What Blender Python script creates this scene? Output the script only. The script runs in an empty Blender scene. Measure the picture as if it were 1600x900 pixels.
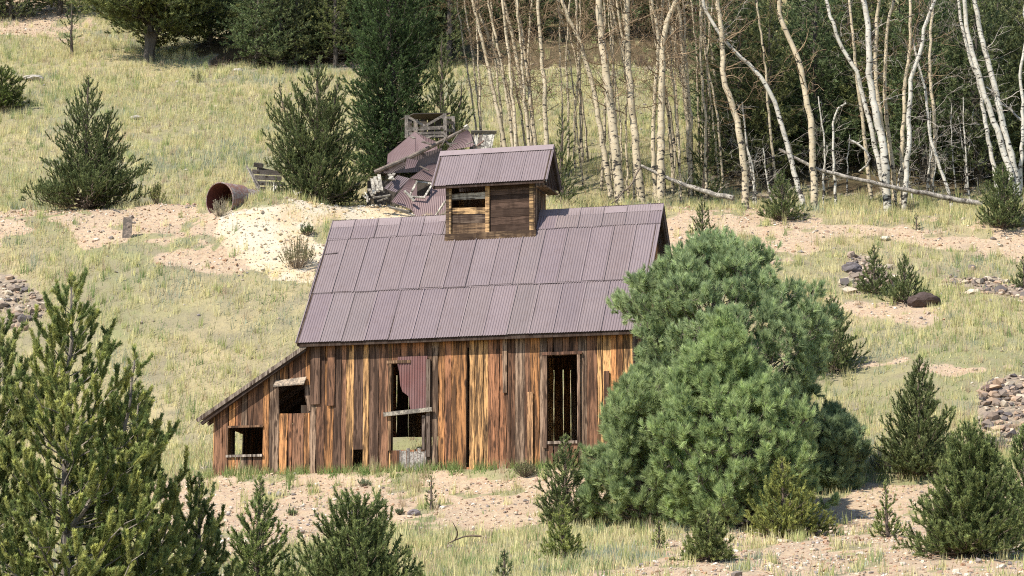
import bpy, math, random
import numpy as np
from math import radians, sin, cos, tan, atan, pi, sqrt
from mathutils import Vector, Matrix

# ------------------------------------------------------------ camera, world, sun
SC = bpy.context.scene
COL = SC.collection
FPX = 4000.0                      # focal length in pixels of the 1600 px wide photograph
TH = atan(630 / FPX)              # camera pitch, looking up the hillside
cam = bpy.data.cameras.new('camera'); cam.lens = FPX / 1600 * 36; cam.sensor_width = 36
cam.clip_end = 2000; cam.clip_start = 1
camo = bpy.data.objects.new('camera', cam); COL.objects.link(camo)
camo.location = (0, 0, 0); camo.rotation_euler = (pi / 2 + TH, 0, 0)
SC.camera = camo
SUN_EL, SUN_AZ = radians(48), radians(48)      # azimuth measured from -Y (behind the camera) towards -X (left)
SDIR = Vector((-sin(SUN_AZ) * cos(SUN_EL), -cos(SUN_AZ) * cos(SUN_EL), sin(SUN_EL)))
W = bpy.data.worlds.new('World'); SC.world = W; W.use_nodes = True
nt = W.node_tree; nt.nodes.clear()
sky = nt.nodes.new('ShaderNodeTexSky'); sky.sky_type = 'NISHITA'; sky.sun_disc = False
sky.sun_elevation = SUN_EL; sky.sun_rotation = math.atan2(SDIR.x, SDIR.y); sky.altitude = 2500; sky.dust_density = 1.5
bg = nt.nodes.new('ShaderNodeBackground'); bg.inputs[1].default_value = 0.15
wo = nt.nodes.new('ShaderNodeOutputWorld')
nt.links.new(sky.outputs[0], bg.inputs[0]); nt.links.new(bg.outputs[0], wo.inputs[0])
sl = bpy.data.lights.new('sun', 'SUN'); sl.energy = 4.8; sl.angle = radians(0.6); sl.color = (1, .95, .87)
so = bpy.data.objects.new('sun', sl); COL.objects.link(so)
so.rotation_euler = SDIR.to_track_quat('Z', 'Y').to_euler()
SC.view_settings.view_transform = 'Standard'; SC.view_settings.look = 'None'
SC.view_settings.exposure = 0.62; SC.view_settings.gamma = 1; SC.view_settings.use_curve_mapping = False
SC.render.engine = 'CYCLES'
try:
    SC.cycles.max_bounces = 5; SC.cycles.diffuse_bounces = 3; SC.cycles.transparent_max_bounces = 4
    SC.cycles.transmission_bounces = 3; SC.cycles.glossy_bounces = 2; SC.cycles.pixel_filter_type = 'BLACKMAN_HARRIS'; SC.cycles.filter_width = 1.1
    SC.cycles.use_denoising = False; SC.cycles.sample_clamp_indirect = 1.5; SC.cycles.denoiser = 'OPENIMAGEDENOISE'; SC.cycles.denoising_input_passes = 'RGB_ALBEDO_NORMAL'
except Exception: pass

# ------------------------------------------------------------ pixel <-> world helpers
def ray(px, py):
    u = (px - 800) / FPX; v = (450 - py) / FPX
    return np.array([u, cos(TH) - v * sin(TH), sin(TH) + v * cos(TH)])
def PT(px, py, Y):
    d = ray(px, py); return d * (Y / d[1])
def proj(x, y, z):
    dep = y * cos(TH) + z * sin(TH); vv = -y * sin(TH) + z * cos(TH)
    return 800 + FPX * x / dep, 450 - FPX * vv / dep

_rng = np.random.default_rng(7)
_tab = _rng.random((256, 256))
def vnoise(x, y, s=1.0, o=0.0):
    x = np.asarray(x, float) / s + 37.3 + o; y = np.asarray(y, float) / s + 91.7 + o * 1.7
    xi = np.floor(x).astype(int); yi = np.floor(y).astype(int); fx = x - xi; fy = y - yi
    fx = fx * fx * (3 - 2 * fx); fy = fy * fy * (3 - 2 * fy)
    g = lambda a, b: _tab[a % 256, b % 256]
    return ((g(xi, yi) * (1 - fx) + g(xi + 1, yi) * fx) * (1 - fy) + (g(xi, yi + 1) * (1 - fx) + g(xi + 1, yi + 1) * fx) * fy) * 2 - 1

# barn frame
BA = radians(16)
BO = PT(333, 745, 72)
BX = np.array([cos(BA), -sin(BA), 0]); BY = np.array([sin(BA), cos(BA), 0])
PAD = BO[2]
def FP(px, py, by=0):
    d = ray(px, py); t = (BO @ BY + by) / (d @ BY); q = t * d - BO
    return float(q @ BX), float(q[2])

# ------------------------------------------------------------ terrain
_ty = np.array([-200, -40, 0, 20, 30, 40, 50, 62, 66, 69.5, 73.5, 78, 84, 90, 97, 99, 102, 116, 130, 146, 170, 220, 300, 500])
_tz = np.array([-4, -2.2, -1.7, -.9, -.1, .93, 2.2, 3.75, 4.75, 5.85, 6.35, 7.6, 10.75, 14.2, 18.25, 18.75, 19.3, 25.8, 32.6, 40.1, 50, 66, 85, 120])
_yy = np.arange(-200, 500, .25)
_zz = np.interp(_yy, _ty, _tz)
_k = np.exp(-.5 * (np.arange(-12, 13) / 4.0) ** 2); _k /= _k.sum()
_zz = np.convolve(np.pad(_zz, 12, mode='edge'), _k, 'valid')
def sst(a, b, t):
    t = np.clip((t - a) / (b - a), 0, 1); return t * t * (3 - 2 * t)
def H(x, y):
    x = np.asarray(x, float); y = np.asarray(y, float)
    w = 1 - sst(78, 94, y)
    z = np.interp(y + .25 * np.clip(x, -15, 15) * w, _yy, _zz)
    z = z + vnoise(x, y, 6.0) * .14 + vnoise(x, y, 2.3, 5) * .06 + vnoise(x, y, .8, 9) * .03
    # knobbly edge of the bench
    e = np.exp(-((y - 97.5) / 2.2) ** 2)
    z = z + e * vnoise(x, y, 2.2, 15) * .22
    # spoil heap spilling down below the tank
    z = z + .75 * np.exp(-((x + 9.6) / 2.2) ** 2 - ((y - 96.2) / 2.4) ** 2)
    # level pad under the barn, cut into the slope behind it
    lx = (x - BO[0]) * BX[0] + (y - BO[1]) * BX[1]; ly = (x - BO[0]) * BY[0] + (y - BO[1]) * BY[1]
    m = sst(-2.0, -.1, lx) * (1 - sst(12.6, 15, lx)) * sst(-1.0, -.1, ly) * (1 - sst(5.5, 7.6, ly))
    return z * (1 - m) + (PAD + .02 + vnoise(x, y, .7, 3) * .02) * m
def hit(px, py, y0=38, y1=170):
    d = ray(px, py); d = d / d[1]
    ys = np.arange(y0, y1, .1)
    hz = H(d[0] * ys, ys); bad = np.where(hz >= d[2] * ys)[0]
    Y = ys[bad[0]] if len(bad) else y1
    return np.array([d[0] * Y, Y, float(H(d[0] * Y, Y))])

def pip(px, py, poly):
    ins = np.zeros(np.shape(px), bool); n = len(poly); j = n - 1
    for i in range(n):
        xi, yi = poly[i]; xj, yj = poly[j]
        c = ((yi > py) != (yj > py)) & (px < (xj - xi) * (py - yi) / ((yj - yi) or 1e-9) + xi)
        ins ^= c; j = i
    return ins
Z_DIRT = [([(225, 770), (330, 748), (560, 736), (840, 729), (960, 728), (930, 790), (840, 818), (740, 822), (640, 828), (560, 812), (440, 860), (330, 880), (235, 850)], 0, 76),
          ([(1120, 815), (1290, 785), (1370, 745), (1500, 740), (1600, 760), (1640, 880), (1430, 905), (1200, 1000), (820, 1000), (860, 895), (1000, 880), (1060, 850)], 0, 76),
          ([(1040, 318), (1130, 318), (1250, 322), (1330, 350), (1420, 352), (1640, 352), (1640, 402), (1500, 395), (1400, 378), (1300, 372), (1240, 410), (1150, 400), (1050, 430)], 80, 99.5),
          ([(-30, 330), (70, 326), (110, 318), (345, 316), (400, 322), (390, 350), (340, 372), (200, 372), (130, 385), (60, 345), (-30, 380)], 80, 99.5),
          ([(1290, 462), (1400, 474), (1490, 482), (1440, 496), (1330, 492)], 76, 99),
          ([(1310, 580), (1450, 572), (1600, 566), (1600, 580), (1400, 592)], 70, 96),
          ([(-20, -20), (110, 10), (150, 40), (90, 62), (-20, 45)], 110, 170),
          ([(220, 385), (330, 385), (400, 430), (300, 432)], 80, 99)]
Z_PALE = [([(372, 326), (450, 318), (585, 318), (690, 330), (700, 350), (520, 350), (500, 430), (486, 452), (430, 440), (335, 402), (322, 372), (352, 344)], 80, 99.6)]
Z_RUB = [([(-20, 418), (45, 436), (85, 470), (70, 505), (-20, 530)], 76, 99),
         ([(1490, 422), (1560, 430), (1640, 440), (1640, 478), (1560, 466), (1500, 448)], 76, 99),
         ([(1518, 612), (1570, 598), (1650, 596), (1650, 690), (1560, 690), (1528, 660)], 60, 96),
         ([(1310, 412), (1400, 405), (1440, 440), (1330, 445)], 76, 99)]
Z_LITTER_SHADE = [([(1110, 120), (1750, 120), (1750, 298), (1420, 303), (1110, 298)], 101.5, 135), ([(330, 97), (560, 106), (700, 100), (1090, 113), (1200, 60), (1090, 20), (330, 20)], 118, 170)]  # forest floor litter, darkened to carry the shade under the trees
def zone(zs, x, y, z, jit=1.0):
    px, py = proj(x, y, z)
    j = vnoise(x, y, .7, 21) * 20 * jit + vnoise(x, y, 2.0, 27) * 26 * jit
    j2 = vnoise(x, y, .6, 33) * 9 * jit + vnoise(x, y, 2.1, 39) * 13 * jit
    m = np.zeros(np.shape(px))
    for poly, ya, yb in zs:
        a = 0
        for ox, oy in ((0, 0), (7, 3), (-7, -3), (4, -5), (-4, 5)):
            a = a + pip(px + j + ox, py + j2 + oy, poly)
        m = np.maximum(m, a / 5.0 * ((y > ya) & (y < yb)))
    if zs is Z_DIRT: m = m * sst(-.8, -.45, vnoise(x, y, .9, 91) + .55 * vnoise(x, y, .35, 93) + .35 * vnoise(x, y, 2.6, 95))
    return m

# ------------------------------------------------------------ mesh helpers
class MB:
    def __init__(s): s.v = []; s.f = []; s.c = []; s.n = 0
    def add(s, v, f, c=(1, 1, 1)):
        v = np.asarray(v, np.float32).reshape(-1, 3); f = np.asarray(f, np.int64)
        if len(v) == 0: return
        c = np.asarray(c, np.float32)
        if c.ndim == 1: c = np.tile(c[:3], (len(v), 1))
        s.v.append(v); s.f.append(f + s.n); s.c.append(c); s.n += len(v)
    def mesh(s, name, mat, smooth=False):
        me = bpy.data.meshes.new(name)
        V = np.concatenate(s.v); C = np.concatenate(s.c)
        me.vertices.add(len(V)); me.vertices.foreach_set('co', V.ravel())
        lt = np.concatenate([np.full(len(f), f.shape[1]) for f in s.f]).astype(np.int32)
        lv = np.concatenate([f.ravel() for f in s.f]).astype(np.int32)
        me.loops.add(len(lv)); me.loops.foreach_set('vertex_index', lv)
        me.polygons.add(len(lt)); ls = np.concatenate([[0], np.cumsum(lt)[:-1]]).astype(np.int32)
        me.polygons.foreach_set('loop_start', ls); me.polygons.foreach_set('loop_total', lt)
        me.polygons.foreach_set('use_smooth', np.full(len(lt), smooth))
        at = me.color_attributes.new('Col', 'FLOAT_COLOR', 'POINT')
        at.data.foreach_set('color', np.concatenate([C, np.ones((len(C), 1), np.float32)], 1).ravel())
        me.update(calc_edges=True); me.materials.append(mat)
        return me
    def build(s, name, mat, parent=None, smooth=False):
        o = bpy.data.objects.new(name, s.mesh(name, mat, smooth)); COL.objects.link(o)
        if parent: o.parent = parent
        return o
    # shapes -------------------------------------------------
    def box(s, a, b, c=(1, 1, 1), R=None, t=None):
        x0, y0, z0 = a; x1, y1, z1 = b
        v = np.array([(x0, y0, z0), (x1, y0, z0), (x1, y1, z0), (x0, y1, z0), (x0, y0, z1), (x1, y0, z1), (x1, y1, z1), (x0, y1, z1)], float)
        if R is not None: v = v @ np.asarray(R).T
        if t is not None: v = v + np.asarray(t)
        s.add(v, [(0, 3, 2, 1), (4, 5, 6, 7), (0, 1, 5, 4), (1, 2, 6, 5), (2, 3, 7, 6), (3, 0, 4, 7)], c)
    def bar(s, p, q, w, h, c=(1, 1, 1), up=(0, 0, 1), wob=0):
        p = np.asarray(p, float); q = np.asarray(q, float); d = q - p; L = np.linalg.norm(d); d = d / L
        u = np.asarray(up, float); sd = np.cross(d, u)
        if np.linalg.norm(sd) < 1e-3: sd = np.cross(d, (0, 1, 0))
        sd /= np.linalg.norm(sd); u = np.cross(sd, d)
        v = []
        for e, k in ((p, 1), (q, 1 + wob)):
            for a, b in ((-1, -1), (1, -1), (1, 1), (-1, 1)): v.append(e + sd * a * w / 2 * k + u * b * h / 2 * k)
        s.add(v, [(0, 1, 2, 3), (7, 6, 5, 4), (0, 4, 5, 1), (1, 5, 6, 2), (2, 6, 7, 3), (3, 7, 4, 0)], c)
    def tube(s, pts, rad, n=6, c=(1, 1, 1)):
        pts = np.asarray(pts, float); m = len(pts); rad = np.broadcast_to(np.asarray(rad, float), (m,))
        t = np.gradient(pts, axis=0); t /= np.linalg.norm(t, axis=1)[:, None] + 1e-9
        ref = np.array([.3, .9, .1]) if abs(t[0, 1]) < .8 else np.array([1, 0, 0.])
        a = np.cross(t, ref); a /= np.linalg.norm(a, axis=1)[:, None] + 1e-9; b = np.cross(t, a)
        an = np.arange(n) * 2 * pi / n
        v = pts[:, None] + rad[:, None, None] * (a[:, None] * np.cos(an)[None, :, None] + b[:, None] * np.sin(an)[None, :, None])
        i = np.arange(m - 1)[:, None] * n; k = np.arange(n)[None]
        f = np.stack([i + k, i + (k + 1) % n, i + n + (k + 1) % n, i + n + k], -1).reshape(-1, 4)
        s.add(v.reshape(-1, 3), f, c)
        if n > 3:
            s.add(np.vstack([v[-1], pts[-1]]), [(q, (q + 1) % n, n) for q in range(n)], c)
    def segs(s, A, B, ra, rb, c):      # many three-sided twigs at once
        A = np.asarray(A, float); B = np.asarray(B, float)
        if len(A) == 0: return
        d = B - A; d /= np.linalg.norm(d, axis=1)[:, None] + 1e-9
        a = np.cross(d, np.array([.31, .77, .2])); a /= np.linalg.norm(a, axis=1)[:, None] + 1e-9; b = np.cross(d, a)
        ra = np.broadcast_to(ra, (len(A),))[:, None]; rb = np.broadcast_to(rb, (len(A),))[:, None]
        V = []
        for P_, r in ((A, ra), (B, rb)):
            for k in range(3): V.append(P_ + r * (a * cos(k * 2.0944) + b * sin(k * 2.0944)))
        V = np.stack(V, 1).reshape(-1, 3); i = np.arange(len(A))[:, None] * 6
        f = np.stack([i + np.array([[k, (k + 1) % 3, 3 + (k + 1) % 3, 3 + k]]) for k in range(3)], 1).reshape(-1, 4)
        c = np.asarray(c, float)
        if c.ndim == 2: c = np.repeat(c, 6, 0)
        s.add(V, f, c)
    def blades(s, P_, D, L, w, C, rng, side=None):     # one thin triangle each
        n = len(P_)
        if n == 0: return
        if side is None:
            side = rng.normal(size=(n, 3)); side -= D * (side * D).sum(1)[:, None]
        side /= np.linalg.norm(side, axis=1)[:, None] + 1e-9
        w = np.broadcast_to(w, (n,))[:, None] / 2; L = np.broadcast_to(L, (n,))[:, None]
        V = np.stack([P_ - side * w, P_ + side * w, P_ + D * L], 1).reshape(-1, 3)
        s.add(V, np.arange(3 * n).reshape(-1, 3), np.repeat(C, 3, 0))

def empty(name, loc, label, cat, group=None, rz=0):
    o = bpy.data.objects.new(name, None); COL.objects.link(o); o.location = loc; o.rotation_euler = (0, 0, rz)
    tag(o, label, cat, group); return o
def tag(o, label=None, cat=None, group=None, kind=None):
    for k, v in (('label', label), ('category', cat), ('group', group), ('kind', kind)):
        if v: o[k] = v
    return o
def dup(root, loc, rz, sc=1.0, label=None, group=None):
    r = root.copy(); COL.objects.link(r); r.location = loc; r.rotation_euler = (0, 0, rz); r.scale = (sc, sc, sc)
    if label: r['label'] = label
    if group: r['group'] = group
    for ch in list(root.children):
        c = ch.copy(); COL.objects.link(c); c.parent = r
    return r

# ------------------------------------------------------------ materials
class NT:
    def __init__(s, name):
        s.m = bpy.data.materials.new(name); s.m.use_nodes = True; s.t = s.m.node_tree; s.t.nodes.clear()
        s.out = s.n('ShaderNodeOutputMaterial')
    def n(s, ty, **kw):
        x = s.t.nodes.new(ty)
        for k, v in kw.items(): setattr(x, k, v)
        return x
    def l(s, a, b): s.t.links.new(a, b)
    def set(s, sock, v):
        if hasattr(v, 'is_output') or isinstance(v, bpy.types.NodeSocket): s.l(v, sock)
        else: sock.default_value = v
    def attr(s): return s.n('ShaderNodeAttribute', attribute_name='Col').outputs['Color']
    def coord(s, scale=(1, 1, 1), add=None):
        tc = s.n('ShaderNodeTexCoord').outputs['Object']
        mp = s.n('ShaderNodeMapping'); s.l(tc, mp.inputs[0]); mp.inputs['Scale'].default_value = scale
        if add is not None:
            v = s.n('ShaderNodeVectorMath', operation='MULTIPLY_ADD'); s.l(add, v.inputs[0]); v.inputs[1].default_value = (53, 71, 37); s.l(mp.outputs[0], v.inputs[2])
            return v.outputs[0]
        return mp.outputs[0]
    def noise(s, vec, scale, det=4, rough=.6, dist=0):
        x = s.n('ShaderNodeTexNoise'); s.l(vec, x.inputs['Vector']); x.inputs['Scale'].default_value = scale
        x.inputs['Detail'].default_value = det; x.inputs['Roughness'].default_value = rough; x.inputs['Distortion'].default_value = dist
        return x.outputs['Fac']
    def ramp(s, fac, stops):
        r = s.n('ShaderNodeValToRGB'); s.l(fac, r.inputs[0]); e = r.color_ramp.elements
        while len(e) < len(stops): e.new(.5)
        for q, (p, c) in zip(e, stops):
            q.position = p; q.color = (*c, 1) if isinstance(c, tuple) else (c, c, c, 1)
        return r.outputs[0]
    def mix(s, f, a, b, mode='MIX'):
        x = s.n('ShaderNodeMix', data_type='RGBA', blend_type=mode)
        s.set(x.inputs[0], f)
        for k, v in ((6, a), (7, b)):
            if isinstance(v, tuple): v = (*v, 1) if len(v) == 3 else v
            s.set(x.inputs[k], v)
        return x.outputs[2]
    def math(s, op, a, b=0.0):
        x = s.n('ShaderNodeMath', operation=op); s.set(x.inputs[0], a); s.set(x.inputs[1], b); return x.outputs[0]
    def bump(s, h, st=.5, d=.02):
        b = s.n('ShaderNodeBump'); b.inputs['Strength'].default_value = st; b.inputs['Distance'].default_value = d; s.l(h, b.inputs['Height']); return b.outputs[0]
    def pbr(s, col, rough=.8, spec=.3, metal=0, bump=None, trans=0):
        p = s.n('ShaderNodeBsdfPrincipled'); s.set(p.inputs['Base Color'], (*col, 1) if isinstance(col, tuple) else col)
        s.set(p.inputs['Roughness'], rough); p.inputs['Specular IOR Level'].default_value = spec; p.inputs['Metallic'].default_value = metal
        if bump is not None: s.l(bump, p.inputs['Normal'])
        o = p.outputs[0]
        if trans:
            t = s.n('ShaderNodeBsdfTranslucent'); s.set(t.inputs[0], col); mx = s.n('ShaderNodeMixShader'); mx.inputs[0].default_value = trans
            s.l(o, mx.inputs[1]); s.l(t.outputs[0], mx.inputs[2]); o = mx.outputs[0]
        s.l(o, s.out.inputs[0]); return s.m

def mat_leaf(name, trans=.25, spec=.25):
    t = NT(name); return t.pbr(t.attr(), .65, spec, trans=trans)
M_NEEDLE = mat_leaf('needles', .5)
M_GRASS = mat_leaf('grass', .4, .1)
def mat_wood(name, sc, dark=(.035, .02, .013), streak=.55, bright=1.35):
    t = NT(name); a = t.attr(); v = t.coord(sc, a)
    g1 = t.noise(v, 1.0, 6, .62, .6); g2 = t.noise(t.coord(tuple(q * 2.6 for q in sc), a), 1.0, 4, .7, .3)
    vo = t.n('ShaderNodeTexVoronoi'); t.l(t.coord(tuple(q * .36 if q > 3 else q * 2.1 for q in sc), a), vo.inputs['Vector']); vo.inputs['Scale'].default_value = 1
    kn = t.ramp(vo.outputs['Distance'], [(.13, 1.0), (.22, 0.0)])
    g3 = t.noise(t.coord((3.2, 3.2, .5), a), 1.0, 4, .6, .5)
    f = t.ramp(t.math('ADD', g1, t.math('MULTIPLY', t.math('SUBTRACT', g3, .5), .9)), [(.40, 0.0), (.60, 1.0)])
    c = t.mix(f, t.mix(streak + .26, a, dark), t.mix(1.0, a, (bright, bright * .97, bright * .92), 'MULTIPLY'))
    c = t.mix(t.math('MULTIPLY', t.ramp(g2, [(.50, 0.0), (.60, 1.0)]), .85), c, dark)
    c = t.mix(t.math('MULTIPLY', kn, .8), c, (.03, .018, .012))
    return t.pbr(c, .85, .15, bump=t.bump(g2, .6, .01))
M_WALL = mat_wood('weathered_boards', (16, 16, .8))
M_LOUV = mat_wood('horizontal_boards', (.9, 14, 18))
M_GREY = mat_wood('grey_wood', (9, 9, 9), dark=(.10, .085, .07), streak=.5, bright=1.2)
def mat_metal(name):
    t = NT(name); a = t.attr(); v = t.coord((1, 1, 1), a)
    n1 = t.noise(v, 1.3, 5, .6); n2 = t.noise(v, 14, 4, .7)
    c = t.mix(t.math('MULTIPLY', t.ramp(n1, [(.35, 0.0), (.7, 1.0)]), .5), a, t.mix(.6, a, (.25, .19, .18)))
    n4 = t.noise(t.coord((9, 9, .6)), 1.0, 4, .7)
    c = t.mix(t.math('MULTIPLY', t.ramp(n4, [(.5, 0.0), (.68, 1.0)]), .4), c, t.mix(.6, a, (.11, .07, .055)))
    c = t.mix(t.math('MULTIPLY', t.ramp(n2, [(.55, 0.0), (.75, 1.0)]), .35), c, t.mix(.7, a, (.12, .07, .06)))
    return t.pbr(c, .6, .35, .15, bump=t.bump(n2, .25, .01))
M_ROOF = mat_metal('oxidised_corrugated_metal')
def mat_bark():
    t = NT('dark_bark'); a = t.attr(); n = t.noise(t.coord((6, 6, 2)), 3, 5, .7)
    return t.pbr(t.mix(t.ramp(n, [(.35, 0.0), (.7, 1.0)]), t.mix(.6, a, (.02, .016, .012)), a), .9, .1, bump=t.bump(n, .8, .02))
M_BARK = mat_bark()
def mat_aspen():
    t = NT('aspen_bark'); a = t.attr()
    n = t.noise(t.coord((1.3, 1.3, 5)), 2.2, 5, .7, .4); n2 = t.noise(t.coord((2.5, 2.5, 7), a), 1.4, 3, .6)
    c = t.mix(t.math('MULTIPLY', t.ramp(n, [(.4, 0.0), (.7, 1.0)]), .55), a, t.mix(1.0, a, (.6, .5, .36), 'MULTIPLY'))
    sx = t.n('ShaderNodeSeparateXYZ'); t.l(t.n('ShaderNodeTexCoord').outputs['Object'], sx.inputs[0])
    low = t.math('MULTIPLY', t.math('MAXIMUM', t.math('SUBTRACT', 1.0, t.math('MULTIPLY', sx.outputs[2], .3)), 0.0), .075)
    n3 = t.noise(t.coord((5, 5, 3.2)), 1.5, 4, .65)
    c = t.mix(t.ramp(t.math('ADD', n2, low), [(.585, 0.0), (.64, 1.0)]), c, (.045, .038, .032))
    c = t.mix(t.ramp(t.math('ADD', n3, low), [(.62, 0.0), (.67, 1.0)]), c, (.06, .05, .042))
    return t.pbr(c, .75, .2)
M_ASPEN = mat_aspen()
def mat_rock():
    t = NT('rock'); a = t.attr(); n = t.noise(t.coord(), 9, 5, .7)
    return t.pbr(t.mix(t.ramp(n, [(.35, 0.0), (.7, 1.0)]), t.mix(1.0, a, (.55, .52, .5), 'MULTIPLY'), a), .9, .15, bump=t.bump(n, .7, .03))
M_ROCK = mat_rock()
def mat_tank():
    t = NT('rusty_steel'); a = t.attr(); n = t.noise(t.coord(), 3.2, 6, .75); n2 = t.noise(t.coord((1, 1, 1)), 7, 4, .7)
    c = t.mix(t.ramp(n, [(.46, 0.0), (.56, 1.0)]), a, (.30, .26, .235)); c = t.mix(t.ramp(n2, [(.55, 0.0), (.65, 1.0)]), c, (.28, .12, .05))
    return t.pbr(c, .8, .25, bump=t.bump(n2, .4, .01))
M_TANK = mat_tank()
def mat_plain(name, col, r=.8):
    t = NT(name); n = t.noise(t.coord(), 6, 4, .6)
    return t.pbr(t.mix(t.ramp(n, [(.3, 0.0), (.7, 1.0)]), tuple(q * .6 for q in col), col), r, .2)
def mat_ground():
    t = NT('hillside_ground')
    sep = t.n('ShaderNodeSeparateColor'); t.l(t.attr(), sep.inputs[0]); dirt, pale, rub = sep.outputs
    tc = t.n('ShaderNodeTexCoord').outputs['Object']
    def N(s, d=4, r=.6):
        return t.noise(tc, s, d, r)
    big, mid, fine, vf = N(.16, 4), N(.9, 5), N(5, 5, .7), N(22, 3, .7)
    grass = t.mix(t.ramp(big, [(.38, 0.0), (.62, 1.0)]), (.38, .31, .17), (.24, .235, .115))
    grass = t.mix(t.ramp(mid, [(.4, 0.0), (.65, 1.0)]), grass, (.25, .215, .135))
    grass = t.mix(t.math('MULTIPLY', t.ramp(fine, [(.5, 0.0), (.7, 1.0)]), .6), grass, (.17, .145, .09))
    d = t.mix(t.ramp(mid, [(.35, 0.0), (.65, 1.0)]), (.42, .30, .18), (.48, .38, .245))
    d = t.mix(t.ramp(fine, [(.45, 0.0), (.68, 1.0)]), d, (.34, .225, .15))
    vo = t.n('ShaderNodeTexVoronoi'); t.l(tc, vo.inputs['Vector']); vo.inputs['Scale'].default_value = 9
    peb = t.ramp(vo.outputs['Color'], [(.2, (.42, .29, .20)), (.5, (.56, .44, .31)), (.8, (.36, .28, .22))])
    d = t.mix(t.math('MULTIPLY', t.ramp(vf, [(.42, 0.0), (.55, 1.0)]), .65), d, peb)
    p = t.mix(t.ramp(mid, [(.42, 0.0), (.6, 1.0)]), (.55, .475, .355), (.54, .43, .27))
    p = t.mix(t.math('MULTIPLY', t.ramp(fine, [(.48, 0.0), (.68, 1.0)]), .45), p, (.46, .37, .26))
    p = t.mix(t.math('MULTIPLY', t.ramp(N(.5, 4), [(.5, 0.0), (.62, 1.0)]), .55), p, (.50, .34, .19))
    d = t.mix(t.math('MULTIPLY', t.ramp(N(.45, 5, .7), [(.5, 0.0), (.62, 1.0)]), .6), d, (.36, .27, .19))
    rb = t.mix(t.ramp(fine, [(.4, 0.0), (.6, 1.0)]), (.20, .165, .125), (.36, .28, .2))
    def th(m):
        return t.ramp(t.math('ADD', m, t.math('MULTIPLY', t.math('SUBTRACT', fine, .5), .9)), [(.40, 0.0), (.60, 1.0)])
    c = t.mix(th(dirt), grass, d); c = t.mix(th(pale), c, p); c = t.mix(th(rub), c, rb); c = t.mix(th(t.math('MULTIPLY', pale, rub)), c, t.mix(mid, (.12, .075, .045), (.085, .08, .04)))  # last mix: brown litter with the understory shade painted into its colour
    h = t.math('ADD', fine, t.math('MULTIPLY', vf, .5))
    return t.pbr(c, .95, .08, bump=t.bump(h, .8, .06))
M_GROUND = mat_ground()
M_STONE = mat_leaf('stone', 0, .1)

# ------------------------------------------------------------ ground
def axis(a, b, fine, lo, hi, grow=1.35):
    c = list(np.arange(a, b + fine / 2, fine)); s = fine
    while c[-1] < hi: s *= grow; c.append(c[-1] + s)
    s = fine
    while c[0] > lo: s *= grow; c.insert(0, c[0] - s)
    return np.array(c)
gx = axis(-24, 24, .2, -700, 700); gy = axis(42, 136, .22, -150, 480)
GX, GY = np.meshgrid(gx, gy); GZ = H(GX, GY)
_m = np.stack([zone(Z_DIRT, GX, GY, GZ), zone(Z_PALE, GX, GY, GZ), np.maximum(zone(Z_RUB, GX, GY, GZ), zone(Z_LITTER_SHADE, GX, GY, GZ))], -1)
# bare trampled strip and pad of the barn
_lx = (GX - BO[0]) * BX[0] + (GY - BO[1]) * BX[1]; _ly = (GX - BO[0]) * BY[0] + (GY - BO[1]) * BY[1]
_litter_shade = zone(Z_LITTER_SHADE, GX, GY, GZ); _m[..., 1] = np.maximum(_m[..., 1], _litter_shade)
_m[..., 0] = np.maximum(_m[..., 0], ((_lx > 0) & (_lx < 12.3) & (_ly > 0) & (_ly < 5.4)) * 1.0)
mb = MB(); ny, nx = GX.shape
i = np.arange(ny - 1)[:, None] * nx + np.arange(nx - 1)[None]
mb.add(np.stack([GX, GY, GZ], -1).reshape(-1, 3), np.stack([i, i + 1, i + nx + 1, i + nx], -1).reshape(-1, 4), _m.reshape(-1, 3))
tag(mb.build('ground', M_GROUND, smooth=True), kind='structure')

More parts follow.
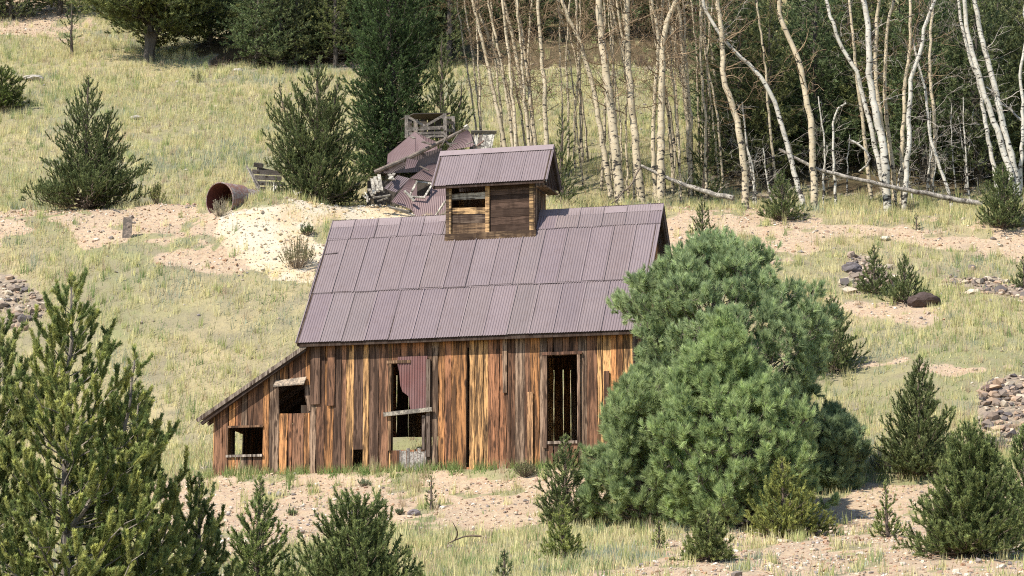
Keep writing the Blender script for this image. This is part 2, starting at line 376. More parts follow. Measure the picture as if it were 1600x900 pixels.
# ------------------------------------------------------------ grass and stones (nobody could count them)
def in_barn(x, y, pad=.05):
    lx = (x - BO[0]) * BX[0] + (y - BO[1]) * BX[1]; ly = (x - BO[0]) * BY[0] + (y - BO[1]) * BY[1]
    return (lx > -pad) & (lx < 12.2 + pad) & (ly > -pad) & (ly < 5.3)
def make_grass():
    rng = np.random.default_rng(3); mb = MB()
    N = 560000
    y = np.sqrt(rng.uniform(44 ** 2, 152 ** 2, N)); x = rng.uniform(-1, 1, N) * (.215 * y + .8)
    cl = vnoise(x, y, .22, 41) + .5 * vnoise(x, y, .6, 43)
    z = H(x, y); md = np.maximum(zone(Z_DIRT, x, y, z), np.maximum(zone(Z_PALE, x, y, z), zone(Z_RUB, x, y, z))); md = np.maximum(md, zone(Z_LITTER_SHADE, x, y, z) * .9)
    bare = sst(.25, .8, vnoise(x, y, 1.6, 47) + .35 * vnoise(x, y, .5, 49))
    tuft = vnoise(x, y, .9, 53) > .55
    keep = rng.random(N) < np.where(md > .4, np.where(tuft, .38, .03), (.35 + .65 * (cl > -.25)) * (1 - .75 * bare))
    keep &= ~in_barn(x, y) & ~((y > 97.5) & (y < 99) & (x > -10.5) & (x < -9))
    x, y, z, md = x[keep], y[keep], z[keep], md[keep]; n = len(x)
    big = vnoise(x, y, 4.5, 61) + .5 * vnoise(x, y, 1.5, 63); sg = vnoise(x, y, 3.0, 67) + .6 * vnoise(x, y, 1.0, 69)
    r = rng.random(n)
    straw = np.array([.68, .59, .30]); yg = np.array([.46, .45, .20]); gr = np.array([.25, .32, .13]); sage = np.array([.34, .37, .26]); brown = np.array([.46, .34, .20])
    C = np.where((r + .28 * big < .5)[:, None], straw, np.where((r < .72)[:, None], yg, np.where((r < .88)[:, None], gr, brown)))
    C = np.where(((sg > .55) & (rng.random(n) < .7))[:, None], sage, C)
    gp = vnoise(x, y, 1.7, 71) > .6
    C = np.where((gp & (rng.random(n) < .6))[:, None], gr, C)
    C = C * rng.uniform(.72, 1.2, (n, 1))
    L = (.26 + .16 * vnoise(x, y, 2.2, 73)) * rng.uniform(.55, 1.35, n); L = np.where(md > .4, L * .55, L)
    L = np.where(y < 66, L * .8, L)
    D = rng.normal(size=(n, 3)) * .23; D[:, 2] = 1; D[:, 0] += .08; D /= np.linalg.norm(D, axis=1)[:, None]
    mb.blades(np.stack([x, y, z - .01], 1), D, L, rng.uniform(.014, .030, n), C, rng, side=np.stack([rng.normal(size=n), rng.normal(size=n) * .5, np.zeros(n)], 1))
    # taller tussocks that give the slope its streaky look
    T = 15000; y = np.sqrt(rng.uniform(46 ** 2, 140 ** 2, T)); x = rng.uniform(-1, 1, T) * (.215 * y + .8); z = H(x, y)
    md = np.maximum(zone(Z_DIRT, x, y, z), np.maximum(zone(Z_PALE, x, y, z), zone(Z_RUB, x, y, z))); md = np.maximum(md, zone(Z_LITTER_SHADE, x, y, z))
    k = (rng.random(T) < np.where(md > .3, .10, .25 + .75 * (vnoise(x, y, 3.2, 81) > -.15))) & ~in_barn(x, y, .3); x, y = x[k], y[k]; T = len(x); m_ = 18
    tc = np.array([(.74, .67, .36), (.65, .60, .29), (.45, .47, .19), (.25, .32, .12), (.52, .41, .27)])[rng.choice(5, T, p=[.34, .26, .2, .12, .08])] * rng.uniform(.8, 1.15, (T, 1))
    hh = rng.uniform(.28, .62, T) * np.where(y < 66, .75, 1)
    X = np.repeat(x, m_) + rng.normal(size=T * m_) * .07; Y = np.repeat(y, m_) + rng.normal(size=T * m_) * .07
    D = rng.normal(size=(T * m_, 3)) * .16; D[:, 2] = 1; D /= np.linalg.norm(D, axis=1)[:, None]
    mb.blades(np.stack([X, Y, H(X, Y) - .01], 1), D, np.repeat(hh, m_) * rng.uniform(.6, 1.1, T * m_), rng.uniform(.012, .024, T * m_), np.repeat(tc, m_, 0) * rng.uniform(.8, 1.15, (T * m_, 1)), rng, side=np.stack([rng.normal(size=T * m_), rng.normal(size=T * m_) * .5, np.zeros(T * m_)], 1))
    # greener tufts along the foot of the front wall
    k = 190; lx = rng.uniform(-.2, 12.4, k); ly = -rng.gamma(1.5, .18, k) - .05
    for a, b in zip(lx, ly):
        m_ = rng.integers(8, 30); q = BO + BX * a + BY * b; xx = q[0] + rng.normal(size=m_) * .07; yy = q[1] + rng.normal(size=m_) * .07
        D = rng.normal(size=(m_, 3)) * .35; D[:, 2] = 1; D /= np.linalg.norm(D, axis=1)[:, None]
        c = (np.array([.30, .34, .13]) if rng.random() < .6 else np.array([.2, .29, .09])) * rng.uniform(.7, 1.2, (m_, 1))
        mb.blades(np.stack([xx, yy, H(xx, yy) - .01], 1), D, rng.uniform(.1, .38, m_), .02, c, rng)
    tag(mb.build('grass', M_GRASS), 'dry yellow green mountain grass covering the slope', 'grass', kind='stuff')
make_grass()

_t = (1 + 5 ** .5) / 2
ICO = np.array([(-1, _t, 0), (1, _t, 0), (-1, -_t, 0), (1, -_t, 0), (0, -1, _t), (0, 1, _t), (0, -1, -_t), (0, 1, -_t), (_t, 0, -1), (_t, 0, 1), (-_t, 0, -1), (-_t, 0, 1)]) / 1.9
ICF = np.array([(0, 11, 5), (0, 5, 1), (0, 1, 7), (0, 7, 10), (0, 10, 11), (1, 5, 9), (5, 11, 4), (11, 10, 2), (10, 7, 6), (7, 1, 8), (3, 9, 4), (3, 4, 2), (3, 2, 6), (3, 6, 8), (3, 8, 9), (4, 9, 5), (2, 4, 11), (6, 2, 10), (8, 6, 7), (9, 8, 1)])
def stones(mb, x, y, s, C, rng):
    n = len(x); z = H(x, y)
    q = rng.normal(size=(n, 3, 3)); q, _ = np.linalg.qr(q)
    V = ICO[None] * rng.uniform(.6, 1.25, (n, 12, 1)) * rng.uniform(.6, 1.1, (n, 1, 3))
    V = np.einsum('nij,nkj->nki', q, V) * np.array([1, 1, .7]) * s[:, None, None]
    V = V + np.stack([x, y, z + s * .18], 1)[:, None]
    mb.add(V.reshape(-1, 3), (np.arange(n)[:, None, None] * 12 + ICF[None]).reshape(-1, 3), np.repeat(C, 12, 0))
def make_stones():
    rng = np.random.default_rng(11)
    def samp(zs, n, lo, hi):
        out = []
        while sum(len(a[0]) for a in out) < n:
            y = np.sqrt(rng.uniform(lo ** 2, hi ** 2, 200000)); x = rng.uniform(-1, 1, 200000) * (.21 * y + .5); z = H(x, y)
            k = (zone(zs, x, y, z) > .5) & ~in_barn(x, y); out.append((x[k], y[k]))
            if len(out) > 14: break
        x = np.concatenate([a[0] for a in out])[:n]; y = np.concatenate([a[1] for a in out])[:n]; return x, y
    mb = MB()
    x, y = samp(Z_DIRT, 13000, 44, 152); n = len(x)
    pal = np.array([(.48, .36, .25), (.56, .45, .33), (.36, .24, .17), (.24, .2, .17), (.42, .26, .16), (.6, .53, .43)])
    s = np.minimum(rng.gamma(1.6, .013, n) + .012, .13) * np.where(y > 80, 1.1, 1)
    stones(mb, x, y, s, pal[rng.integers(0, 6, n)] * rng.uniform(.75, 1.15, (n, 1)), rng)
    x, y = samp(Z_PALE, 1500, 80, 100); n = len(x)
    pal = np.array([(.58, .51, .40), (.50, .40, .25), (.62, .56, .46), (.45, .34, .23), (.5, .36, .2), (.62, .52, .38)])
    stones(mb, x, y, np.minimum(rng.gamma(1.6, .016, n) + .012, .16), pal[rng.integers(0, 6, n)] * rng.uniform(.75, 1.1, (n, 1)), rng)
    y = np.sqrt(rng.uniform(46 ** 2, 125 ** 2, 3000)); x = rng.uniform(-1, 1, 3000) * (.21 * y); k = ~in_barn(x, y); x, y = x[k], y[k]; n = len(x)
    pal = np.array([(.5, .43, .34), (.34, .27, .21), (.24, .21, .2)])
    stones(mb, x, y, np.minimum(rng.gamma(1.4, .022, n) + .015, .18), pal[rng.integers(0, 3, n)] * rng.uniform(.8, 1.1, (n, 1)), rng)
    tag(mb.build('gravel', M_STONE), 'loose tan and pinkish stones on the bare dirt', 'gravel', kind='stuff')
    mb = MB(); x, y = samp(Z_RUB, 1500, 60, 100); n = len(x)
    pal = np.array([(.21, .165, .13), (.3, .225, .17), (.13, .11, .10), (.52, .43, .32), (.40, .28, .19)])
    stones(mb, x, y, np.minimum(rng.gamma(1.5, .05, n) + .02, .34), pal[rng.integers(0, 5, n)] * rng.uniform(.8, 1.1, (n, 1)), rng)
    tag(mb.build('rubble', M_STONE), 'piles of dark and tan broken rock', 'rubble', kind='stuff')
make_stones()
def boulder(px, py, w, h, col, label, seed):
    rng = np.random.default_rng(seed); p = hit(px, py); k = p[1] / FPX
    bm_v = ICO; f = ICF
    for _ in range(2):       # two subdivisions
        e = {}; v = list(map(tuple, bm_v)); nf = []
        def mid(a, b):
            kk = (min(a, b), max(a, b))
            if kk not in e:
                m_ = (np.array(v[a]) + np.array(v[b])) / 2; v.append(tuple(m_ / np.linalg.norm(m_))); e[kk] = len(v) - 1
            return e[kk]
        for a, b, c in f:
            ab, bc, ca = mid(a, b), mid(b, c), mid(c, a); nf += [(a, ab, ca), (b, bc, ab), (c, ca, bc), (ab, bc, ca)]
        bm_v = np.array(v); f = np.array(nf)
    V = bm_v / np.linalg.norm(bm_v, axis=1)[:, None]
    V = V * (1 + .22 * vnoise(V[:, 0] + seed, V[:, 1] + V[:, 2] * 1.3, .55, seed)[:, None] + rng.normal(size=(len(V), 1)) * .035)
    V = V * np.array([w * k / 2, w * k / 2 * .8, h * k * .62]); V[:, 2] += h * k * .25
    m_ = MB(); m_.add(V, f, col); o = m_.build('boulder', M_ROCK); o.location = p
    tag(o, label, 'rock')
boulder(1443, 478, 50, 22, (.11, .08, .07), 'dark brown boulder lying beside the paired small spruces', 1)
boulder(1332, 425, 34, 16, (.17, .15, .15), 'low grey boulder left of the paired small spruces', 2)
boulder(1382, 375, 16, 8, (.75, .68, .52), 'small pale cream rock on the upper right dirt bank', 3)
boulder(52, 126, 34, 9, (.6, .55, .47), 'pale flat rock in grass near the round bush', 4)
boulder(212, 187, 20, 7, (.55, .5, .42), 'pale rock in meadow above the two-topped spruce', 5)
boulder(372, 112, 16, 6, (.55, .5, .43), 'small pale rock in meadow below the dark forest edge', 6)
boulder(1548, 612, 26, 12, (.20, .14, .12), 'reddish dark rock on top of the right rubble pile', 7)
boulder(648, 805, 20, 10, (.25, .22, .22), 'grey stone in the dirt bank below the torn window', 8)

# ------------------------------------------------------------ conifers
def unit(a): return a / (np.linalg.norm(a, axis=-1, keepdims=True) + 1e-9)
STY = {   # needle length, width, per metre, cone angle, twig spacing, twig length factor, base twig length, up, colours
 'spruce': dict(nl=.070, nw=.019, den=240, ang=.8, sp=.22, tl=.33, tb=.19, up=1.3, cols=[(.15, .18, .07), (.215, .245, .098), (.10, .128, .05)], bark=(.17, .13, .10)),
 'far':    dict(nl=.10, nw=.032, den=90, ang=.9, sp=.26, tl=.38, tb=.2, up=.7, cols=[(.085, .12, .045), (.12, .16, .06), (.06, .085, .034)], bark=(.15, .12, .10)),
 'forest': dict(nl=.15, nw=.055, den=46, ang=.95, sp=.36, tl=.36, tb=.22, up=.4, cols=[(.15, .18, .078), (.22, .245, .105), (.095, .12, .052)], bark=(.13, .11, .09)),
 'foxtail': dict(nl=.070, nw=.018, den=760, ang=.8, sp=.23, tl=.14, tb=.33, up=1.5, cols=[(.24, .27, .095), (.36, .37, .14), (.15, .19, .07)], bark=(.27, .23, .19)),
 'pine':   dict(nl=.175, nw=.018, den=0, ang=.75, sp=.17, tl=.52, tb=.14, up=.6, cols=[(.25, .31, .165), (.31, .375, .205), (.18, .235, .125)], bark=(.26, .21, .18)),
}
def conifer_meshes(H0, prof, style, seed, nb, crown0=.03, lead=None, tint=(1, 1, 1), trunk_r=None, tilt=0, bend=.5, lean_el=.5, dead=0, tuft=64, jit=(.5, 1.12), el_top=1.2, upow=1.12, clump=.42):
    """prof: list of (height fraction, radius to the left, radius to the right) in metres; returns (trunk mb, needles mb)"""
    S = STY[style]; rng = np.random.default_rng(seed); tr = MB(); ne = MB()
    pf = np.array(prof, float)
    leads = [(0, 0, 1.0, 1.0)] + (lead or [])      # (x at its top, start frac, top frac, radius scale)
    SA, SB, SR, TU = [], [], [], []; TP, TD, TS = [], [], []
    bark = np.array(S['bark'])
    for li, (lx, f0, f1, rs) in enumerate(leads):
        n = 12; tt = np.linspace(0, 1, n); zs = H0 * (f0 + (f1 - f0) * tt)
        wx = lx * np.sin(tt * pi / 2) + np.cumsum(rng.normal(size=n)) * .012 * H0 * (tt > 0) * .35 + tilt * zs
        wy = np.cumsum(rng.normal(size=n)) * .01 * H0 * .35 * (tt > 0)
        if li: b0 = np.interp(zs[0], TZ, TX), np.interp(zs[0], TZ, TY_); wx += b0[0]; wy += b0[1]
        else: TZ, TX, TY_ = zs, wx, wy
        r0 = (trunk_r or .022 * H0 + .015) * (1 if not li else .55)
        tr.tube(np.stack([wx, wy, zs - (.15 if not li else 0) * (tt == 0)], 1), r0 * (1 - tt) ** .8 + .008, 7, bark)
        topd = unit(np.array([wx[-1] - wx[-2], wy[-1] - wy[-2], zs[-1] - zs[-2]]))
        SA.append([wx[-1], wy[-1], zs[-1]] - topd * .22 * min(1, H0 / 3)); SB.append([wx[-1], wy[-1], zs[-1]] + topd * .02); SR.append(.008); TU.append(1)
        nbl = int(nb * dict(spruce=.62, foxtail=.62, pine=1.0).get(style, .85) * (f1 - f0) * (1 if not li else .75))
        ga = rng.random() * 6.28
        for b in range(nbl):
            u = (b + rng.random()) / nbl
            zt = f0 * H0 + (f1 - f0) * H0 * (crown0 + (1 - crown0) * u ** upow)        # tip height
            ga += 2.39996 + rng.normal() * .35; ca, sa = cos(ga), sin(ga)
            hf = zt / H0 if not li else (zt / H0 - f0) / (f1 - f0) * .62 + .38
            rl = np.interp(hf, pf[:, 0], pf[:, 1]); rr = np.interp(hf, pf[:, 0], pf[:, 2]); rm = (rl + rr) / 2
            R = (rr * max(ca, 0) ** 2 + rl * max(-ca, 0) ** 2 + rm * sa * sa) * rs
            L = R * (rng.uniform(*jit) if style != 'pine' else (rng.uniform(.80, 1.0) if rng.random() < .75 else rng.uniform(.4, .8)))
            if style == 'pine':
                L *= .95 * (1 + .34 * float(vnoise(ga * 1.0 % 6.283 * .9, zt * .95, .9, seed)) + .10 * float(vnoise(ga % 6.283 * 2, zt * 2.3, .9, seed + 3)))
            if L < .05: L = .05
            e = lean_el * (1 - u) + el_top * u + rng.normal() * .12
            z0 = zt - L * tan(min(e, 1.25)) * .62; z0 = max(z0, zs[0] + .03 * H0 * rng.random() + .02)
            tb = np.clip((z0 - zs[0]) / (zs[-1] - zs[0]), 0, 1)
            x0 = np.interp(z0, zs, wx); y0 = np.interp(z0, zs, wy)
            m = max(4, int(L / .22) + 2); q = np.linspace(0, 1, m)
            cx = np.interp(zt, zs, wx) if zt < zs[-1] else wx[-1]
            X = x0 + (cx - x0) * q + ca * L * q; Y = y0 + sa * L * q
            Z = z0 + (zt - z0) * (q * (1 - bend) + bend * q * q)
            wob = rng.normal(size=(m, 3)) * .03 * L * (q > 0)[:, None]; pts = np.stack([X, Y, Z], 1) + wob
            isdead = dead and u < dead and rng.random() < .6
            br = np.clip(.011 * L + .004, .004, r0 * .5)
            tr.segs(pts[:-1], pts[1:], br * (1 - q[:-1]) + .003, br * (1 - q[1:]) + .003, bark * rng.uniform(.7, 1.2))
            dlen = np.linalg.norm(np.diff(pts, axis=0), axis=1); cum = np.concatenate([[0], np.cumsum(dlen)]); tot = cum[-1]
            if isdead: continue
            # tip shoot
            i0 = max(0, m - 2); SA.append(pts[i0]); SB.append(pts[-1] + (pts[-1] - pts[i0]) * .15); SR.append(.006); TU.append(1)
            bd = unit(pts[-1] - pts[0]); sidev = unit(np.cross(bd, [0, 0, 1.0]))
            if style == 'pine':
                cw = clump * rng.uniform(.7, 1.25)
                for k in range(int(15 * cw / .42)):
                    s_ = max(0, tot - cw * rng.uniform(.05, 1.15)); p = np.array([np.interp(s_, cum, pts[:, c]) for c in range(3)])
                    d = unit(bd * rng.uniform(.1, .8) + rng.normal(size=3) * .75 + np.array([0, 0, .45])); tl = cw * rng.uniform(.45, .95)
                    q2 = p + d * tl * .55; d2 = unit(d + np.array([0, 0, .5])); q3 = q2 + d2 * tl * .45
                    SA += [p, q2]; SB += [q2, q3]; SR += [.006, .005]; TU += [0, 1]
                    if rng.random() < .5: SA.append(q2); SB.append(q2 + unit(d + rng.normal(size=3) * .6) * tl * .4); SR.append(.004); TU.append(1)
                continue
            ns = int(tot / S['sp'])
            for k in range(ns):
                s_ = tot * (.22 + .78 * (k + rng.random()) / max(ns, 1)) if tot > .35 else tot * rng.random()
                p = np.array([np.interp(s_, cum, pts[:, c]) for c in range(3)])
                tl = (S['tl'] * (tot - s_) + S['tb'] * rng.uniform(.7, 1.3)) * rng.uniform(.6, 1.1)
                sg = 1 if k % 2 else -1
                d = unit(bd * rng.uniform(.4, .9) + sidev * sg * rng.uniform(.25, .95) + np.array([0, 0, S['up']]) * rng.uniform(.1, 1.0) + rng.normal(size=3) * .15)
                q2 = p + d * tl * .55; d2 = unit(d + np.array([0, 0, S['up'] * .5])); q3 = q2 + d2 * tl * .45
                SA += [p, q2]; SB += [q2, q3]; SR += [.005, .004]; TU += [0, 1]
                if tl > .34:
                    for _ in range(int(tl / (S['sp'] * 1.1))):
                        f = rng.uniform(.3, .95); pp = p + (q3 - p) * f
                        d3 = unit(d + rng.normal(size=3) * .55 + np.array([0, 0, S['up'] * .5])); l3 = rng.uniform(.3, .6) * tl * (1.1 - f) + .08
                        SA.append(pp); SB.append(pp + d3 * l3); SR.append(.004); TU.append(1)
    SA = np.array(SA); SB = np.array(SB); ln = np.linalg.norm(SB - SA, axis=1); D = unit(SB - SA)
    cols = np.array(S['cols']) * np.array(tint)
    tr.segs(SA, SB, np.array(SR) * 1.2, np.array(SR) * .8, np.tile(bark * .8, (len(SA), 1)))
    if style == 'pine':
        # tufts of long needles at the ends of the twigs
        P_ = SB[np.array(TU) > 0]; D = D[np.array(TU) > 0]; n = len(P_); cnt = tuft
        ax = unit(D + np.array([0, 0, .55]) + rng.normal(size=(n, 3)) * .2)
        tc = cols[rng.integers(0, 3, n)] * rng.uniform(.8, 1.2, (n, 1))
        o = np.repeat(ax, cnt, 0); r = rng.normal(size=(n * cnt, 3)); r -= o * (r * o).sum(1)[:, None]; r = unit(r)
        back = rng.random(n * cnt); ang = rng.uniform(.1, 1.0, n * cnt) * (.55 + .6 * back)
        dd = unit(o * np.cos(ang)[:, None] + r * np.sin(ang)[:, None])
        base = np.repeat(P_, cnt, 0) - o * (back * .14)[:, None]
        ne.blades(base, dd, S['nl'] * rng.uniform(.7, 1.1, n * cnt), S['nw'], np.repeat(tc, cnt, 0) * rng.uniform(.85, 1.18, (n * cnt, 1)), rng)
    else:
        cnt = np.maximum(3, (ln * S['den']).astype(int)); idx = np.repeat(np.arange(len(SA)), cnt); n = len(idx)
        f = rng.random(n); o = D[idx]; r = rng.normal(size=(n, 3)); r -= o * (r * o).sum(1)[:, None]; r = unit(r)
        ang = rng.uniform(.55, 1.15, n) * S['ang']
        dd = unit(o * np.cos(ang)[:, None] + r * np.sin(ang)[:, None])
        tc = cols[rng.integers(0, 3, len(SA))] * rng.uniform(.75, 1.25, (len(SA), 1))
        C = tc[idx] * rng.uniform(.8, 1.25, (n, 1)) * (1 + .25 * (f > .75))[:, None]
        ne.blades(SA[idx] + (SB - SA)[idx] * f[:, None], dd, S['nl'] * rng.uniform(.75, 1.15, n), S['nw'], C, rng)
    return tr, ne
def conifer(name, label, cat, px, base_row, top_row, prof_px, style, seed, nb, Y=None, group=None, **kw):
    """prof_px: (row, x left, x right) in photo pixels"""
    if Y is None: p = hit(px, base_row); 
    else:
        x = (px - 800) / FPX * Y * 1.0; x = PT(px, base_row, Y)[0]; p = np.array([x, Y, float(H(x, Y))])
    k = p[1] / FPX * 1.01
    top = PT(px, top_row, p[1]); H0 = top[2] - p[2]
    prof = []
    for row, xl, xr in prof_px:
        zf = (PT(px, row, p[1])[2] - p[2]) / H0; prof.append((zf, max(px - xl, 1) * k, max(xr - px, 1) * k))
    prof.sort()
    if name == 'young_spruce': nb = int(nb * 1.5); prof = [(a, b * 1.15, c * 1.15) for a, b, c in prof]; kw['tint'] = tuple(q * 1.12 for q in kw.get('tint', (1, 1, 1)))
    tr, ne = conifer_meshes(H0, prof, style, seed, nb, **kw)
    r = empty(name, p, label, cat, group)
    tr.build('trunk', M_BARK, r); ne.build('crown', M_NEEDLE, r)
    return r
def S_(px, b, t, hw, n=5):   # simple cone profile
    return [(b, px - hw * .8, px + hw * .8), (b - (b - t) * .15, px - hw, px + hw), (b - (b - t) * .5, px - hw * .62, px + hw * .62), (b - (b - t) * .8, px - hw * .28, px + hw * .28), (t, px - 2, px + 2)]

# meadow, bench
conifer('spruce_tree', 'dark spruce with two pointed tops standing alone in the left meadow', 'tree', 132, 328, 118,
        [(320, 50, 200), (300, 38, 240), (285, 42, 245), (265, 60, 228), (230, 72, 215), (200, 85, 190), (170, 96, 168), (145, 112, 152), (120, 130, 136)], 'spruce', 21, 280, lead=[(.95, .18, .76, .8)], lean_el=.3, bend=.7, jit=(.5, 1.22))
conifer('spruce_tree', 'dense spruce in front of the tall dark one, right of the tank', 'tree', 497, 322, 88,
        [(318, 425, 575), (290, 418, 590), (250, 420, 580), (210, 430, 560), (170, 440, 545), (130, 465, 530), (96, 494, 502)], 'spruce', 22, 310, Y=98.5, lead=[(-1.3, .22, .82, .8), (.9, .3, .85, .6)], lean_el=.5, jit=(.5, 1.25))
conifer('spruce_tree', 'tallest broad dark conifer behind the collapsed shed', 'tree', 612, 300, -190,
        [(300, 530, 690), (230, 535, 695), (150, 525, 690), (60, 530, 685), (0, 550, 680), (-90, 575, 650), (-185, 610, 614)], 'far', 23, 640, Y=106, tint=(.95, 1.05, 1), lean_el=.35)
conifer('spruce_tree', 'slim open spruce just left of the leaning aspens', 'tree', 690, 290, 52,
        [(290, 640, 750), (220, 640, 745), (160, 655, 735), (110, 668, 715), (55, 688, 694)], 'spruce', 24, 280, Y=103.5, lead=[(.8, .2, .7, .7)])
conifer('spruce_tree', 'slender spruce rising behind the right side of the cupola', 'tree', 878, 322, 178,
        [(320, 850, 915), (280, 850, 912), (240, 858, 902), (200, 868, 890), (180, 876, 880)], 'spruce', 25, 130, Y=99)
conifer('spruce_tree', 'thin dark spruce between aspen trunks above the fallen log', 'tree', 1105, 300, 130,
        [(300, 1070, 1140), (240, 1080, 1132), (190, 1090, 1120), (135, 1103, 1107)], 'spruce', 26, 130, Y=103)
conifer('young_spruce', 'bushy young spruce at the edge of the bench under the aspens', 'tree', 1222, 345, 268, S_(1222, 345, 268, 38), 'spruce', 27, 110)
conifer('young_spruce', 'dark young spruce at the right end of the fallen log', 'tree', 1570, 358, 255, [(355, 1535, 1610), (330, 1532, 1610), (300, 1540, 1602), (275, 1552, 1590), (256, 1568, 1572)], 'spruce', 28, 150)
conifer('young_spruce', 'little spruce poking above the round pine beside the barn gable', 'tree', 1098, 392, 310, S_(1098, 392, 310, 28), 'spruce', 29, 80)
conifer('young_spruce', 'left one of the paired small spruces on the right slope', 'tree', 1366, 462, 384, S_(1366, 462, 384, 28), 'spruce', 30, 90)
conifer('young_spruce', 'right one of the paired small spruces, next to the brown boulder', 'tree', 1413, 474, 398, S_(1413, 474, 398, 36), 'spruce', 31, 100)
conifer('young_spruce', 'small spruce cut by the right edge of the view beside the grey rubble', 'tree', 1600, 452, 402, S_(1600, 452, 402, 18), 'spruce', 32, 60)
conifer('young_spruce', 'dark spruce half hidden behind the right side of the round pine', 'tree', 1300, 584, 462, [(580, 1250, 1340), (550, 1250, 1348), (510, 1262, 1335), (480, 1280, 1318), (463, 1298, 1302)], 'spruce', 33, 130)
conifer('round_bush', 'rounded olive green bush at the left edge of the meadow', 'bush', 0, 172, 104, [(170, -50, 46), (150, -50, 50), (125, -40, 38), (106, -15, 14)], 'far', 34, 150, tint=(1.3, 1.2, .8), el_top=.9)
conifer('sapling', 'tiny upright conifer seedling on the upper right dirt bank', 'tree', 1432, 360, 335, S_(1432, 360, 335, 7), 'spruce', 35, 22)

# large pines right of the barn
conifer('pine_tree', 'large rounded blue green pine covering the right end of the barn', 'tree', 1125, 800, 376,
        [(790, 1040, 1250), (700, 1000, 1288), (640, 985, 1285), (580, 972, 1290), (520, 962, 1290), (470, 985, 1288), (430, 1015, 1262), (400, 1060, 1210), (380, 1105, 1150)], 'pine', 41, 420, Y=65.2, tint=(1.5, 1.46, 1.34), el_top=1.15, trunk_r=.16, upow=.85)
conifer('pine_tree', 'bright green bushy pine in front of the rounded blue green one', 'tree', 1150, 838, 500,
        [(835, 1055, 1265), (790, 1040, 1290), (740, 1040, 1288), (690, 1035, 1275), (640, 1048, 1250), (590, 1062, 1225), (550, 1085, 1190), (515, 1115, 1155), (502, 1128, 1136)], 'pine', 42, 380, Y=60.8, tilt=-.03, tint=(1.58, 1.55, 1.26), upow=1.05, clump=.36)
conifer('pine_tree', 'low spreading green pine directly right of the dark doorway', 'tree', 1000, 832, 585,
        [(828, 930, 1060), (780, 915, 1075), (730, 915, 1070), (680, 935, 1070), (630, 948, 1065), (600, 975, 1040), (587, 1000, 1010)], 'pine', 43, 210, Y=62.2, upow=.85, clump=.38, tint=(1.45, 1.4, 1.2))
conifer('pine_tree', 'small round pine at the right foot of the large pines', 'tree', 1302, 782, 645,
        [(778, 1275, 1325), (750, 1265, 1345), (710, 1262, 1358), (680, 1268, 1352), (655, 1285, 1325), (647, 1300, 1304)], 'pine', 44, 120, Y=64.5, tint=(1.15, 1.15, 1.1), el_top=1.0, upow=.8, clump=.34)
conifer('young_spruce', 'spindly spruce top rising out of the small round pine', 'tree', 1292, 745, 622, S_(1292, 745, 622, 16), 'spruce', 45, 50, Y=65.5)
# small spruces of the near slope
conifer('young_spruce', 'narrow open spruce just below the dark doorway', 'tree', 884, 832, 680, [(828, 850, 930), (790, 838, 935), (750, 850, 920), (710, 866, 902), (682, 882, 886)], 'spruce', 46, 130, Y=62.6)
conifer('young_spruce', 'small pale green spruce in front of the narrow one by the doorway', 'tree', 882, 892, 785, S_(882, 892, 785, 36), 'spruce', 47, 100, tint=(1.5, 1.4, 1.1), Y=54)
conifer('young_spruce', 'young spruce at the lower frame edge in front of the bright pine', 'tree', 1107, 915, 795, S_(1107, 915, 795, 58), 'spruce', 48, 150, tint=(1.25, 1.2, 1.1), Y=51)
conifer('young_spruce', 'pointed yellowish spruce in front of the bright pine, on its right', 'tree', 1226, 872, 715, [(870, 1185, 1265), (840, 1170, 1300), (800, 1175, 1285), (760, 1195, 1250), (716, 1224, 1228)], 'spruce', 49, 150, tint=(1.5, 1.35, 1.0), Y=57)
conifer('young_spruce', 'thin little spruce standing left of the lower edge spruce', 'tree', 1030, 888, 812, S_(1030, 888, 812, 17), 'spruce', 50, 60, tint=(1.3, 1.25, 1.05), Y=56)
conifer('young_spruce', 'tiny bent spruce seedling on the dirt bank below the barn', 'tree', 674, 797, 745, [(796, 660, 688), (780, 658, 686), (765, 668, 680), (746, 672, 676)], 'spruce', 51, 26)
conifer('young_spruce', 'tiny seedling at the lower frame edge below the dirt bank', 'tree', 788, 915, 862, S_(788, 915, 862, 20), 'spruce', 52, 36, Y=49)
conifer('young_spruce', 'broad spruce with long upswept shoots at the bottom centre left', 'tree', 556, 985, 772, [(975, 455, 650), (930, 458, 652), (890, 466, 640), (850, 478, 625), (810, 500, 600), (780, 530, 590)], 'spruce', 53, 190, Y=46, lean_el=.7, tint=(1.1, 1.1, 1), jit=(.6, 1.15))
conifer('young_spruce', 'slender light green spruce between the big left tree and the broad one', 'tree', 400, 960, 745, [(950, 345, 470), (900, 350, 462), (860, 355, 455), (820, 372, 432), (785, 385, 415), (747, 396, 402)], 'spruce', 54, 150, Y=47, tint=(1.35, 1.35, 1.15))
conifer('young_spruce', 'tall pointed spruce on the right slope behind the largest one', 'tree', 1440, 770, 556, [(768, 1395, 1485), (740, 1385, 1495), (690, 1382, 1500), (650, 1395, 1490), (610, 1412, 1462), (580, 1425, 1452), (558, 1438, 1442)], 'spruce', 55, 240, Y=65, lean_el=.7)
conifer('young_spruce', 'largest dense spruce in the lower right corner', 'tree', 1515, 925, 662, [(920, 1430, 1590), (870, 1420, 1600), (820, 1425, 1595), (770, 1445, 1580), (730, 1470, 1565), (690, 1485, 1550), (665, 1510, 1525)], 'spruce', 56, 300, Y=50, tint=(1.15, 1.15, 1.05), lead=[(.35, .3, .92, .7)])
